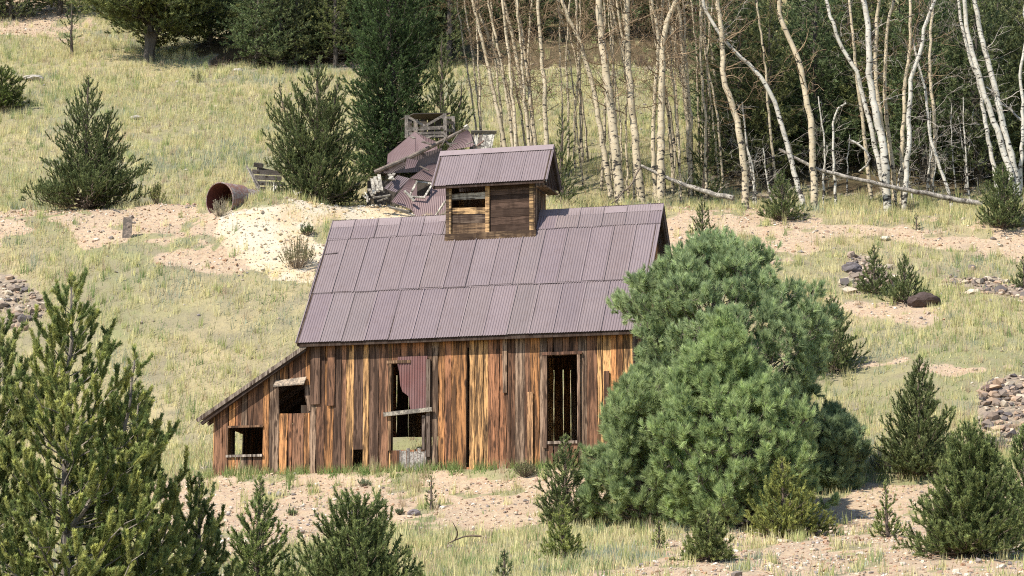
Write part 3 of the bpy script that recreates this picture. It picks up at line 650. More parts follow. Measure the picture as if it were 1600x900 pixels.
conifer('young_spruce', 'spruce cut by the right frame edge behind the largest one', 'tree', 1604, 900, 665, [(900, 1540, 1680), (840, 1545, 1670), (780, 1555, 1660), (720, 1575, 1640), (670, 1600, 1610)], 'spruce', 57, 190, Y=53, tint=(1.1, 1.15, 1.05))
conifer('young_spruce', 'sparse knee high spruce on the gravel left of the largest one', 'tree', 1388, 868, 752, [(864, 1350, 1415), (840, 1360, 1425), (810, 1372, 1408), (780, 1380, 1396), (754, 1387, 1389)], 'spruce', 58, 62, Y=56, tint=(1.2, 1.2, 1))
# big foxtail conifers at the left
conifer('foxtail_pine', 'big near pine with foxtail shoots filling the lower left corner', 'tree', 100, 1010, 428,
        [(1000, -60, 260), (900, -60, 270), (820, -40, 265), (740, -10, 250), (660, 8, 225), (590, 20, 200), (530, 38, 172), (480, 60, 128), (432, 78, 92)], 'foxtail', 61, 250, Y=40, lead=[(.95, .28, .80, .55)], jit=(.35, 1.22), tint=(1.22, 1.2, 1.12), lean_el=.5, trunk_r=.08, bend=.7)
conifer('foxtail_pine', 'second near pine right of the biggest, with pale bare stems', 'tree', 222, 1010, 600,
        [(1000, 100, 345), (900, 105, 365), (830, 120, 350), (760, 135, 300), (700, 145, 292), (650, 165, 262), (602, 218, 226)], 'foxtail', 62, 210, Y=41.5, jit=(.3, 1.15), tint=(1.18, 1.15, 1.05), lean_el=.6, trunk_r=.06)
conifer('foxtail_pine', 'near pine cut off by the left frame edge', 'tree', -35, 1000, 500,
        [(1000, -120, 60), (850, -120, 60), (700, -110, 50), (600, -100, 62), (540, -80, 40), (505, -40, -20)], 'foxtail', 63, 220, Y=41, jit=(.5, 1.1), lean_el=.6, trunk_r=.06)
conifer('foxtail_pine', 'low near pine with upright shoots right of the big left pines', 'tree', 308, 990, 742,
        [(985, 250, 372), (930, 252, 378), (870, 262, 368), (810, 280, 345), (760, 296, 320), (744, 305, 311)], 'foxtail', 64, 140, Y=43, jit=(.5, 1.1), lean_el=.7, trunk_r=.04)

# forest edge
def forest():
    rng = np.random.default_rng(5)
    protos = []
    for i in range(5):
        Ht = 10.0; rw = [2.5, 2.1, 2.8, 1.9, 2.4][i]
        prof = [(0, rw * .8, rw * .7), (.15, rw, rw * .95), (.45, rw * .85, rw * .9), (.75, rw * .5, rw * .55), (1, .1, .1)]
        tr, ne = conifer_meshes(Ht, prof, 'forest', 80 + i, 240, crown0=[.02, .05, .03, .10, .04][i], lean_el=.1, trunk_r=.17, dead=.05, tint=[(1, 1, 1), (1.2, 1.1, 1), (.9, 1, 1), (1.1, 1.05, .9), (1, 1.1, 1.1)][i], jit=(.45, 1.1))
        r = empty('forest_pine', (0, 0, 0), 'x', 'tree'); tr.build('trunk', M_BARK, r); ne.build('crown', M_NEEDLE, r); protos.append([r, False])
    def put(x, y, sc, rz, k, label, group):
        z = float(H(x, y)) - .1; r, used = protos[k]
        if not used:
            protos[k][1] = True; r.location = (x, y, z); r.rotation_euler = (0, 0, rz); r.scale = (sc,) * 3; r['label'] = label; r['group'] = group
        else: dup(r, (x, y, z), rz, sc, label, group)
    la = 'dark green conifer in the dense stand behind the right-hand aspens'; ga = 'conifers in the stand behind the right-hand aspens'
    lb = 'dark olive conifer of the forest edge along the top of the meadow'; gb = 'conifers of the upper forest edge'
    k = 0
    for row in range(4):
        y = 106.5 + row * 4.2
        for px in np.arange(1150 - row * 6, 1700, 62 if row else 78):
            pp = px + rng.uniform(-22, 22); yy = y + rng.uniform(-1.5, 1.5); x = (pp - 800) / FPX * yy
            put(x, yy, rng.uniform(.75, 1.1), rng.uniform(0, 6.3), k % 5, la, ga); k += 1
    for row in range(4):
        y = 131.5 + row * 5
        for px in np.arange(330, 1160, 66):
            pp = px + rng.uniform(-28, 28); yy = y + rng.uniform(-1.5, 1.5) + (3.5 if 690 < pp < 1130 else 0); x = (pp - 800) / FPX * yy
            put(x, yy, rng.uniform(.7, 1.0), rng.uniform(0, 6.3), k % 5, lb, gb); k += 1
    for px in np.arange(400, 720, 32):
        pp = px + rng.uniform(-14, 14); yy = 128.5 + rng.uniform(-1, 1.5); put((pp - 800) / FPX * yy, yy, rng.uniform(.6, .85), rng.uniform(0, 6.3), k % 5, lb, gb); k += 1
    for row in range(3):
        y = 141 + row * 6
        for px in np.arange(-60, 330, 75):
            pp = px + rng.uniform(-28, 28); yy = y + rng.uniform(-1.5, 1.5); x = (pp - 800) / FPX * yy
            put(x, yy, rng.uniform(.7, .95), rng.uniform(0, 6.3), k % 5, lb, gb); k += 1
forest()
conifer('old_pine', 'old spreading pine with forked dark trunk at the top of the meadow', 'tree', 232, 98, -190,
        [(98, 225, 240), (78, 150, 330), (60, 110, 365), (30, 95, 380), (-20, 105, 370), (-100, 140, 330), (-185, 225, 240)], 'forest', 91, 330, Y=129, crown0=.24, lead=[(1.0, .02, .55, .8)], trunk_r=.30, lean_el=.1, tint=(1.2, 1.15, 1), jit=(.4, 1.05))
conifer('dead_spruce', 'thin scraggly small spruce left of the old forked pine', 'tree', 113, 88, -10,
        [(88, 105, 121), (60, 96, 130), (30, 95, 130), (-8, 110, 116)], 'far', 92, 55, Y=131, crown0=.15, dead=.5)
conifer('far_spruce', 'spruce behind the tall dark conifer at the left end of the aspens', 'tree', 700, 110, -120,
        [(110, 670, 735), (40, 675, 730), (-60, 690, 712), (-118, 699, 701)], 'forest', 93, 160, Y=128)

# ------------------------------------------------------------ aspens
def crook(rng, p, d, L, n, up=.0, wob=.18):
    pts = [np.array(p)]; d = unit(np.array(d, float))
    for _ in range(n):
        d = unit(d + rng.normal(size=3) * wob + np.array([0, 0, up])); pts.append(pts[-1] + d * L / n)
    return np.array(pts)
def aspen(poly, w, Y, label, group=None, seed=0, white=1.0, nbr=16, ext=True, name='aspen_tree', broken=False):
    rng = np.random.default_rng(seed + 1000)
    poly = sorted(poly, key=lambda p: -p[1])
    pts = [PT(a, b, Y) for a, b in poly]
    # continue the lowest piece down into the ground
    d = unit(pts[0] - pts[1]); d = unit(d * np.array([.4, 1, 1])) if d[2] < -.3 else np.array([0, 0, -1.])
    g = pts[0].copy(); st = 0
    while g[2] > H(g[0], g[1]) - .05 and st < 80: g = g + d * .1; st += 1
    if st > 2: pts.insert(0, g)
    if ext:
        q = pts[-1]; dd = unit(pts[-1] - pts[-2]); dd = unit(dd * np.array([.4, 1, 1]) + np.array([0, 0, .5]))
        for _ in range(4): q = q + unit(dd + rng.normal(size=3) * .10) * 1.1; pts.append(q)
    pts = np.array(pts)
    # resample with a little wobble
    cum = np.concatenate([[0], np.cumsum(np.linalg.norm(np.diff(pts, axis=0), axis=1))]); tot = cum[-1]
    n = max(8, int(tot / .35)); s = np.linspace(0, tot, n)
    C = np.stack([np.interp(s, cum, pts[:, k]) for k in range(3)], 1)
    for _ in range(2): C[1:-1] = (C[:-2] + 2 * C[1:-1] + C[2:]) / 4
    C[1:-1] += rng.normal(size=(n - 2, 3)) * np.array([.018, .05, 0])
    C[:, 1] += np.cumsum(rng.normal(size=n)) * .02
    r0 = w / 2 / FPX * Y; r0 *= .88; rad = r0 * (1.15 - (.72 if ext else .5) * s / tot)
    base = C[0].copy(); C = C - base
    root = empty(name, base, label, 'tree', group)
    col = np.array([.50, .42, .29]) if white < 1.2 else np.array([.52, .49, .42])
    tcol = np.array([.36, .25, .15]) if white < 1.2 else np.array([.42, .37, .31])
    mb = MB(); mb.tube(C, rad, 9, col); mb.build('trunk', M_ASPEN, root, smooth=True)
    mb = MB(); A, B, RA = [], [], []; 
    for i in range(nbr):
        t = rng.uniform(.22, .98) ** .8; k = min(n - 2, int(t * (n - 1))); p = C[k]; an = rng.uniform(0, 6.28)
        el = rng.uniform(-.25, .95); d0 = (cos(an) * cos(el), sin(an) * cos(el) * .8, sin(el)); L = rng.uniform(.35, 2.4) * (.5 + .8 * t)
        rr = max(.008, r0 * .22 * rng.uniform(.5, 1.1)); b = crook(rng, p, d0, L, 7, .03, .22); m = len(b)
        A += list(b[:-1]); B += list(b[1:]); RA += list(rr * (1 - np.linspace(0, .8, m - 1)))
        for _ in range(int(3 + L * 3)):
            j = rng.integers(1, m); d1 = unit(np.array(d0) + rng.normal(size=3) * .8); b2 = crook(rng, b[j], d1, rng.uniform(.15, .8), 4, .02, .3)
            A += list(b2[:-1]); B += list(b2[1:]); RA += [.0075] * 4
    if A:
        RA = np.array(RA); mb.segs(A, B, RA, RA * .85, np.tile(tcol, (len(A), 1)) * rng.uniform(.7, 1.2, (len(A), 1))); mb.build('crown', M_BARK, root)
    return root
LB = 'slim pale aspen trunk in the thick of the leafless stand above the barn roof'
GB = 'thin aspens crowded behind the barn'
ASP = [
 ([(736, -5), (757, 76), (772, 151), (789, 227)], 8, 104, 'leftmost aspen of the leaning stand behind the fallen shed', 1),
 ([(743, 8), (768, 68), (794, 144), (808, 227)], 8, 104.5, 'second aspen from the left, leaning beside the leftmost one', 1),
 ([(785, 0), (800, 49), (810, 113), (832, 227)], 9, 104, 'leaning aspen crossing behind the left half of the cupola roof', 1),
 ([(806, 0), (817, 57), (827, 144), (836, 223)], 8, 103, 'straighter aspen just left of the one above the cupola peak', 1),
 ([(840, 0), (845, 68), (851, 144), (854, 225)], 9, 101.5, 'upright aspen directly above the right end of the cupola roof', 1),
 ([(879, 8), (904, 60), (927, 132), (942, 227), (957, 321)], 10, 101, 'slanting aspen meeting the foot of the thickest trunk', 1),
 ([(934, -5), (942, 83), (957, 189), (970, 321)], 17, 100, 'thickest pale aspen trunk, left of centre above the barn ridge', 1),
 ([(980, -5), (981, 94), (989, 189), (1002, 316)], 14, 100.5, 'thick aspen second to the right of the thickest trunk', 1),
 ([(1059, -5), (1036, 50), (1034, 151), (1032, 316)], 14, 100, 'stout forked aspen above the right end of the barn ridge', 1),
 ([(1018, 0), (1030, 60), (1024, 150), (1020, 240), (1026, 316)], 8, 100.6, 'thin aspen pressed against the stout forked one', 1),
 ([(1061, 11), (1065, 76), (1072, 151), (1078, 265)], 9, 103.5, 'aspen just right of the stout forked one', 1),
 ([(1121, -5), (1129, 58), (1129, 128), (1151, 183), (1164, 272), (1166, 315)], 12, 99, 'kinked aspen standing over the young spruce end of the dark log', 1),
 ([(1100, 12), (1139, 74), (1178, 105), (1209, 152), (1228, 218), (1256, 323)], 9, 99.3, 'silvery aspen arching far to the left as it rises', 2),
 ([(1217, -5), (1217, 23), (1248, 89), (1267, 187), (1273, 319)], 12, 99, 'bowed cream aspen standing alone right of the arching silvery one', 1),
 ([(1322, 161), (1303, 167), (1301, 230), (1306, 319)], 5, 99.4, 'short broken grey aspen stem with hooked top', 3),
 ([(1290, 2), (1310, 66), (1337, 109), (1357, 183), (1384, 303)], 9, 99.6, 'curved white aspen leaning into the central right clump', 2),
 ([(1345, -5), (1355, 31), (1357, 117), (1368, 175), (1380, 233), (1386, 315)], 14, 99.3, 'stoutest aspen of the right clump', 2),
 ([(1372, -5), (1368, 78), (1368, 136), (1382, 218), (1386, 300)], 9, 100.5, 'aspen immediately behind the stoutest of the right clump', 1),
 ([(1399, -5), (1386, 39), (1382, 156), (1392, 233), (1398, 300)], 8, 101, 'aspen curving on the right side of the right clump', 1),
 ([(1465, -5), (1448, 31), (1438, 86), (1423, 117), (1419, 233), (1413, 313)], 9, 99.5, 'white aspen bending right at its top above the log', 2),
 ([(1423, -5), (1423, 78), (1415, 117), (1411, 233), (1410, 305)], 8, 100, 'brownish straight aspen touching the right-bending one', 1),
 ([(1425, 51), (1450, 156), (1452, 210), (1483, 299)], 6, 100, 'thin grey aspen slanting down to the right above the log', 2),
 ([(1506, -5), (1512, 51), (1532, 128), (1559, 206), (1580, 270)], 11, 99, 'left trunk of the leaning pair near the right edge', 2),
 ([(1520, -5), (1539, 78), (1559, 156), (1572, 218), (1586, 270)], 12, 99.2, 'right trunk of the leaning pair near the right edge', 2),
 ([(1502, 40), (1518, 101), (1534, 140), (1540, 190), (1556, 280)], 8, 100.2, 'whitish aspen behind the leaning pair near the right edge', 2),
 ([(1606, 60), (1592, 112), (1600, 160), (1594, 300)], 7, 99.6, 'aspen half cut by the right edge of the view', 2),
 ([(1328, 0), (1340, 120), (1350, 200), (1360, 300)], 7, 103, 'shaded aspen seen through the right clump on its left', 1),
 ([(1180, 0), (1196, 100), (1200, 180), (1215, 300)], 5, 104, 'faint thin aspen between the arching and the bowed ones', 1),
 ([(1458, 10), (1452, 100), (1462, 200), (1455, 305)], 7, 104, 'shaded aspen between the right clump and the leaning pair', 1),
]
for i, (pl, w, Y, lab, kd) in enumerate(ASP):
    aspen(pl, w, Y, lab, None, seed=i, white=1.5 if kd >= 2 else 1.0, nbr=3 if kd == 3 else (20 if kd == 2 else (24 if pl[0][0] > 1175 else 62)), ext=kd != 3 and pl is not ASP[21][0])
_r = random.Random(4)
for i in range(44):
    px = _r.uniform(735, 1130) if i < 24 else _r.uniform(885, 1110); l = _r.uniform(-38, 10); Y = _r.uniform(102, 110)
    aspen([(px + l * 1.3, -5), (px + l * .8 + _r.uniform(-6, 6), 90), (px + l * .3 + _r.uniform(-5, 5), 180), (px, 280)], _r.uniform(3.2, 6.5), Y, LB, GB, seed=100 + i, nbr=20)
for i in range(16):
    px = _r.uniform(1135, 1600); l = _r.uniform(-22, 22); Y = _r.uniform(101.5, 105); t_ = _r.uniform(150, 235)
    aspen([(px + l, t_), (px + l * .4 + _r.uniform(-6, 6), (t_ + 300) / 2), (px, 300)], _r.uniform(2.2, 4), Y, 'thin grey leafless sapling at the foot of the dark conifer stand', 'thin saplings below the right-hand conifers', seed=200 + i, nbr=9, ext=False, white=1.5)
# fallen trunks
def log(pts, Y, w, col, label, name='fallen_log', cat='log', seed=0, snag=5):
    rng = np.random.default_rng(seed); P_ = np.array([PT(a, b, y) for (a, b), y in zip(pts, Y)])
    c0 = P_[len(P_) // 2].copy(); cum = np.concatenate([[0], np.cumsum(np.linalg.norm(np.diff(P_, axis=0), axis=1))]); n = max(5, int(cum[-1] / .3))
    s = np.linspace(0, cum[-1], n); C = np.stack([np.interp(s, cum, P_[:, k]) for k in range(3)], 1); C[1:-1] += rng.normal(size=(n - 2, 3)) * .02
    r = w / 2 / FPX * Y[0]; mb = MB(); mb.tube(C - c0, r * np.linspace(.6, 1.1, n), 8, col)
    for _ in range(snag):
        k = rng.integers(1, n - 1); b = crook(rng, C[k] - c0, (rng.normal(), rng.normal() * .4, rng.uniform(.2, 1)), rng.uniform(.25, .8), 4, 0, .25); mb.tube(b, [.02, .017, .014, .011, .006], 4, col)
    o = mb.build(name, M_GREY, smooth=True); o.location = c0; tag(o, label, cat)
log([(1217, 233), (1275, 264), (1333, 279), (1392, 292), (1450, 303), (1536, 319)], [99.6, 99.2, 99, 98.8, 98.6, 98.3], 8, (.34, .31, .27), 'long grey fallen trunk sloping down among the right-hand aspens', seed=1)
log([(1002, 259), (1059, 285), (1108, 302), (1146, 310)], [100.3, 99.8, 99.2, 98.8], 8, (.38, .35, .3), 'shorter fallen trunk behind the right end of the barn ridge', seed=2)
log([(1541, 136), (1570, 165), (1606, 196)], [101, 100.6, 100.2], 4, (.5, .48, .43), 'thin leaning dead stem caught at the right-hand aspen pair', seed=3, snag=1)
log([(1342, 268), (1362, 255), (1352, 232), (1325, 218)], [98.9, 98.7, 98.6, 98.6], 4, (.5, .48, .43), 'bleached curved branch standing up behind the long fallen trunk', seed=4, snag=1)
log([(700, 849), (725, 838), (752, 838)], [57, 57.2, 57.2], 3, (.16, .11, .07), 'crooked dark stick lying in the grass below the dirt bank', name='fallen_branch', cat='branch', seed=5, snag=1)
log([(955, 318), (985, 290), (1000, 262)], [98.4, 98.8, 99.2], 3, (.2, .15, .11), 'thin dark leaning branch at the foot of the thick aspens', name='fallen_branch', cat='branch', seed=6, snag=2)

# ------------------------------------------------------------ shrubs
def shrub(px, py, w, h, label, col, stem, seed, n=60, leaf=.03, Y=None, dens=14, name='shrub'):
    rng = np.random.default_rng(seed); p = hit(px, py) if Y is None else np.array([PT(px, py, Y)[0], Y, float(H(PT(px, py, Y)[0], Y))])
    k = p[1] / FPX; root = empty(name, p, label, 'shrub'); st = MB(); lf = MB(); A, B = [], []
    for i in range(n):
        an = rng.uniform(0, 6.28); r = sqrt(rng.random()) * w * k / 2; hh = h * k * rng.uniform(.5, 1.05) * (1 - .45 * (r / (w * k / 2)) ** 2)
        b = np.array([r * .25 * cos(an), r * .25 * sin(an), -.02]); t = np.array([r * cos(an), r * sin(an), hh]); m = (b + t) / 2 + np.array([cos(an), sin(an), 0]) * r * .15
        A += [b, m]; B += [m, t]
    A = np.array(A); B = np.array(B); st.segs(A, B, .007, .005, np.tile(stem, (len(A), 1))); st.build('stem', M_BARK, root)
    f = rng.random((len(A), dens)); P_ = (A[:, None] + (B - A)[:, None] * f[..., None])[1::2].reshape(-1, 3); m_ = len(P_)
    D = unit(rng.normal(size=(m_, 3)) + np.array([0, 0, .8])); lf.blades(P_, D, leaf * rng.uniform(.6, 1.4, m_), leaf * .45, np.array(col) * rng.uniform(.7, 1.25, (m_, 1)), rng); lf.build('foliage', M_NEEDLE, root)
shrub(465, 420, 62, 58, 'brownish green twiggy shrub growing on the pale spoil heap', (.23, .23, .11), (.25, .18, .12), 1, 90, .07, dens=16)
shrub(481, 368, 24, 24, 'small green shrub above the twiggy one on the spoil heap', (.12, .17, .06), (.2, .15, .1), 2, 40, .07)
shrub(343, 352, 34, 32, 'pale dry bush in front of the open mouth of the tank', (.42, .38, .27), (.4, .33, .23), 3, 60, .05, Y=95.4)
shrub(307, 130, 18, 26, 'sparse dry shrub standing in the upper meadow', (.25, .26, .13), (.3, .24, .16), 4, 22, .06)
shrub(246, 318, 30, 40, 'yellow green bush at the right foot of the two-topped spruce', (.30, .32, .10), (.2, .16, .1), 5, 60, .07, Y=98.5)
shrub(820, 745, 42, 26, 'low olive shrub at the barn wall left of the doorway spruce', (.20, .21, .10), (.2, .15, .1), 6, 60, .05)
shrub(1378, 735, 40, 40, 'grey green sagebrush at the left foot of the pointed spruce', (.30, .33, .22), (.25, .2, .16), 7, 70, .05)
shrub(1555, 705, 46, 34, 'grey sagebrush below the right rubble pile', (.32, .34, .26), (.26, .2, .16), 8, 70, .05)
shrub(930, 888, 34, 14, 'low pale shrub at the bottom of the gravel, right of the pale spruce', (.30, .36, .18), (.2, .16, .1), 9, 50, .04)
shrub(625, 805, 20, 12, 'dark little sage clump on the middle of the dirt bank', (.18, .22, .12), (.2, .16, .1), 10, 36, .04)
shrub(455, 806, 20, 13, 'small green weed clump on the left of the dirt bank', (.18, .25, .10), (.2, .16, .1), 11, 36, .04)
shrub(568, 760, 26, 14, 'grey green weed clump below the hole in the barn wall', (.22, .28, .16), (.2, .16, .1), 12, 44, .04)
shrub(1455, 690, 30, 22, 'greyish shrub in grass behind the pointed spruce', (.26, .28, .19), (.2, .16, .1), 13, 50, .05, Y=69)

_q = random.Random(8)
for i in range(14):
    px = 345 + i * 17 + _q.uniform(-6, 6) if i < 12 else 1000 + (i - 12) * 60
    shrub(px, 98 + _q.uniform(-4, 6), 40, _q.uniform(16, 30), 'dark reddish dead brush under the forest edge above the meadow', (.10, .08, .05), (.13, .085, .07), 40 + i, 46, .05, dens=2, name='dead_brush')
    bpy.context.scene.objects[-1].parent['group'] = 'dead brush along the upper forest edge'
# ------------------------------------------------------------ the barn
barn = empty('barn', BO, 'old weathered board barn with purple brown metal roof and cupola', 'barn', rz=-BA)
RZ0, RY0, SL, RY1 = 3.70, -.30, 1.345, 2.60          # eave height, eave depth, slope, ridge depth
DEP = 5.2
def roof_z(y): return RZ0 + (min(y, 2 * RY1 - y) - RY0) * SL
PALB = np.array([(.33, .17, .075), (.44, .27, .125), (.17, .095, .06), (.10, .065, .048), (.21, .155, .115), (.25, .125, .07), (.31, .19, .105)])
PALB = PALB * np.array([1.12, 1.05, .98])
br = np.random.default_rng(77)
def boards(mb, x0, x1, topf, openings=(), forced=(), botf=lambda x: -.05, place=None, wmin=.12, wmax=.30, gap=.018, pal=PALB, pick=None, th=.028):
    """vertical boards from x0 to x1; place(x, d, z) -> point, d = depth offset outwards"""
    ed = sorted(set([x0, x1] + [f for f in forced if x0 < f < x1])); xs = [ed[0]]
    for a, b in zip(ed[:-1], ed[1:]):
        x = a
        while b - x > wmax * 1.2: x += br.uniform(wmin, wmax); xs.append(x)
        if b - xs[-1] < .05 and xs[-1] != a: xs.pop()
        xs.append(b)
    for a, b in zip(xs[:-1], xs[1:]):
        if b - a < .015: continue
        m = (a + b) / 2; c = pal[(pick(m) if pick else br.integers(0, len(pal)))] * br.uniform(.8, 1.2)
        d = br.uniform(0, .02); z0 = botf(m) - br.uniform(0, .04); cuts = [(z0, None)]
        spans = [(z0, 99)]
        for ox0, ox1, oz0, oz1 in openings:
            if ox0 < m < ox1:
                ns = []
                for s0, s1 in spans:
                    if oz1 <= s0 or oz0 >= s1: ns.append((s0, s1)); continue
                    if oz0 > s0: ns.append((s0, oz0 + br.uniform(-.015, .01)))
                    if oz1 < s1: ns.append((oz1 + br.uniform(-.01, .015), s1))
                spans = ns
        g = gap * br.uniform(.2, 1.6)
        for s0, s1 in spans:
            za, zb = min(s1, topf(a)), min(s1, topf(b))
            if min(za, zb) - s0 < .04: continue
            v = []; nseg = max(1, int((za - s0) / .35)); 
            for k in range(nseg + 1):
                f = k / nseg; wv = br.normal() * .006
                for (xx, zt, sg) in ((a + g / 2, za, 1), (b - g / 2, zb, -1)):
                    z = s0 + (zt - s0) * f
                    for dd in (d, d - th): v.append(place(xx + wv * sg, dd, z))
            # corner order per ring: a-front, a-back, b-front, b-back
            F = []
            for k in range(nseg):
                o = k * 4; p = o + 4
                F += [(o, o + 2, p + 2, p), (o + 3, o + 1, p + 1, p + 3), (o + 1, o, p, p + 1), (o + 2, o + 3, p + 3, p + 2)]
            F += [(0, 1, 3, 2), (nseg * 4, nseg * 4 + 2, nseg * 4 + 3, nseg * 4 + 1)]
            mb.add(v, F, c)
def lean_top(x): return 1.62 + .63 * (x + .36) - .10
front_top = lambda x: lean_top(x) if x < 2.72 else 3.92
OPEN = [(.44, 1.47, .59, 1.38), (1.96, 2.87, 1.72, 2.50), (4.17, 4.44, -.2, .67), (5.28, 6.31, .62, 3.05), (7.45, 7.53, .1, 3.38), (9.75, 10.62, .72, 3.08)]
# board tones along the front as the photograph shows them
_tone = [(0, 2), (.44, 2), (.8, 4), (1.0, 2), (1.5, 6), (1.75, 4), (2.0, 0), (2.4, 2), (2.9, 4), (3.1, 2), (3.35, 0), (3.55, 3), (3.8, 2), (4.0, 6), (4.2, 3), (4.5, 1), (4.75, 3), (4.95, 2), (5.15, 5), (6.31, 3), (6.48, 1), (6.8, 5), (7.0, 0), (7.3, 5), (7.53, 1), (8.05, 6), (8.3, 5), (8.55, 2), (8.75, 4), (9.0, 2), (9.2, 4), (9.4, 0), (9.55, 2), (10.62, 4), (10.9, 2), (11.1, 1), (11.5, 0), (11.8, 1)]
def pickf(x):
    k = [t for s, t in _tone if s <= x][-1]; return int(k) if br.random() < .72 else int(br.integers(0, 7))
fm = MB()
boards(fm, 0, 12.15, front_top, OPEN, sorted({q for o in OPEN for q in o[:2]} | {2.72}), place=lambda x, d, z: (x, -d, z), pick=pickf)
for (xa, xb, za, zb, ci) in ((2.9, 3.18, 1.95, 3.6, 3), (3.4, 3.62, 1.9, 3.6, 2), (9.2, 9.36, .1, 2.1, 6), (9.62, 9.73, .6, 2.0, 4), (11.35, 11.5, .1, 2.6, 2), (8.5, 8.62, 2.1, 3.7, 4)):
    fm.box((xa, -.062, za), (xb, -.034, zb), PALB[ci] * 1.1)       # patches nailed over the boards
fw = fm.build('front_wall', M_WALL, barn)
# dark repair strips above windows
# grey boards low in the window
gm = MB(); x = 5.30
while x < 6.28:
    w = br.uniform(.08, .16); gm.box((x, -.01, -.05), (min(x + w - .012, 6.3), .02, br.uniform(.55, .66)), np.array((.36, .33, .30)) * br.uniform(.7, 1.15)); x += w
gm.build('patch_boards', M_GREY, barn)
# back wall with gaps that let daylight through
def bx(px, by=DEP): return FP(px, 620, by)[0]
slits = [(bx(p) - .02, bx(p) + .028) for p in (865, 880, 892, 620, 638)]
bopen = [(a, b, 1.0, 3.35) for a, b in slits] + [(3.2, 5.0, -.2, 1.50)]
bm_ = MB(); boards(bm_, 0, 12.15, front_top, bopen, sorted({q for o in bopen for q in o[:2]}), place=lambda x, d, z: (x, DEP + d, z), gap=-.02)
bm_.build('back_wall', M_WALL, barn)
sm = MB(); boards(sm, 0, DEP, lambda y: lean_top(0) - .02, [(1.5, 2.15, .35, 1.42)], (1.5, 2.15), place=lambda y, d, z: (-d, y, z), gap=-.01)
sm.build('side_wall', M_WALL, barn)
gm = MB(); boards(gm, 0, DEP, lambda y: roof_z(y) - .12, [], place=lambda y, d, z: (12.15 + d, y, z), gap=-.005)
gm.build('gable_wall', M_WALL, barn)
gm = MB(); boards(gm, 0, DEP, lambda y: roof_z(y) - .12, [], place=lambda y, d, z: (2.78 - d, y, z), gap=-.005, botf=lambda y: 3.45)
gm.build('gable_wall', M_WALL, barn)
# frame timbers
tm = MB()
for xx in (.06, 2.85, 5.22, 7.4, 9.68, 12.05):
    for yy in (.08, DEP - .1): tm.box((xx - .06, yy - .06, -.1), (xx + .06, yy + .06, 1.7 if xx < 1 else 3.9), (.12, .08, .055))
for yy in (.07, DEP - .09): tm.box((2.8, yy - .05, 3.72), (12.1, yy + .06, 3.88), (.12, .08, .055))
for xx in np.arange(2.9, 12.3, .8):
    for sgn in (0, 1):
        ya, yb = (RY0 + .04, RY1) if not sgn else (2 * RY1 - RY0 - .04, RY1)
        tm.bar((xx, ya, roof_z(ya) - .10), (xx, yb, roof_z(yb) - .10), .05, .10, (.11, .075, .05))
tm.build('timber_frame', M_WALL, barn)
em = MB(); em.box((2.62, -.34 + .05, 3.55), (12.4, -.29 + .03, 3.69), (.055, .04, .032)); em.build('eave_board', M_WALL, barn)
# corrugated roof
def corr(mb, P00, P10, P01, P11, pitch=.076, amp=.0085, rows=1, col=(1, 1, 1), off=0, rng=None, sag=0, two=True):
    """corrugated sheet: waves run from the P0* edge to the P1* edge (P00->P10 across the waves)"""
    P00, P10, P01, P11 = [np.asarray(q, float) for q in (P00, P10, P01, P11)]
    Wd = np.linalg.norm(P10 - P00); n = max(4, int(Wd / pitch * 6)); nrm = unit(np.cross(P10 - P00, P01 - P00))
    u = np.linspace(0, 1, n + 1); ph = u * Wd / pitch * 2 * pi; V = []
    for r in range(rows + 1):
        f = r / rows; e = (P00 + (P10 - P00) * u[:, None]) * (1 - f) + (P01 + (P11 - P01) * u[:, None]) * f
        V.append(e + nrm * (amp * np.sin(ph) + off + sag * (rng.normal() if rng is not None else 0))[:, None])
    V = np.array(V).reshape(-1, 3); i = np.arange(rows)[:, None] * (n + 1) + np.arange(n)[None]
    F = np.stack([i, i + 1, i + n + 2, i + n + 1], -1).reshape(-1, 4); mb.add(V, F, col)
rr = np.random.default_rng(9)
ROOFC = np.array([.182, .142, .143])
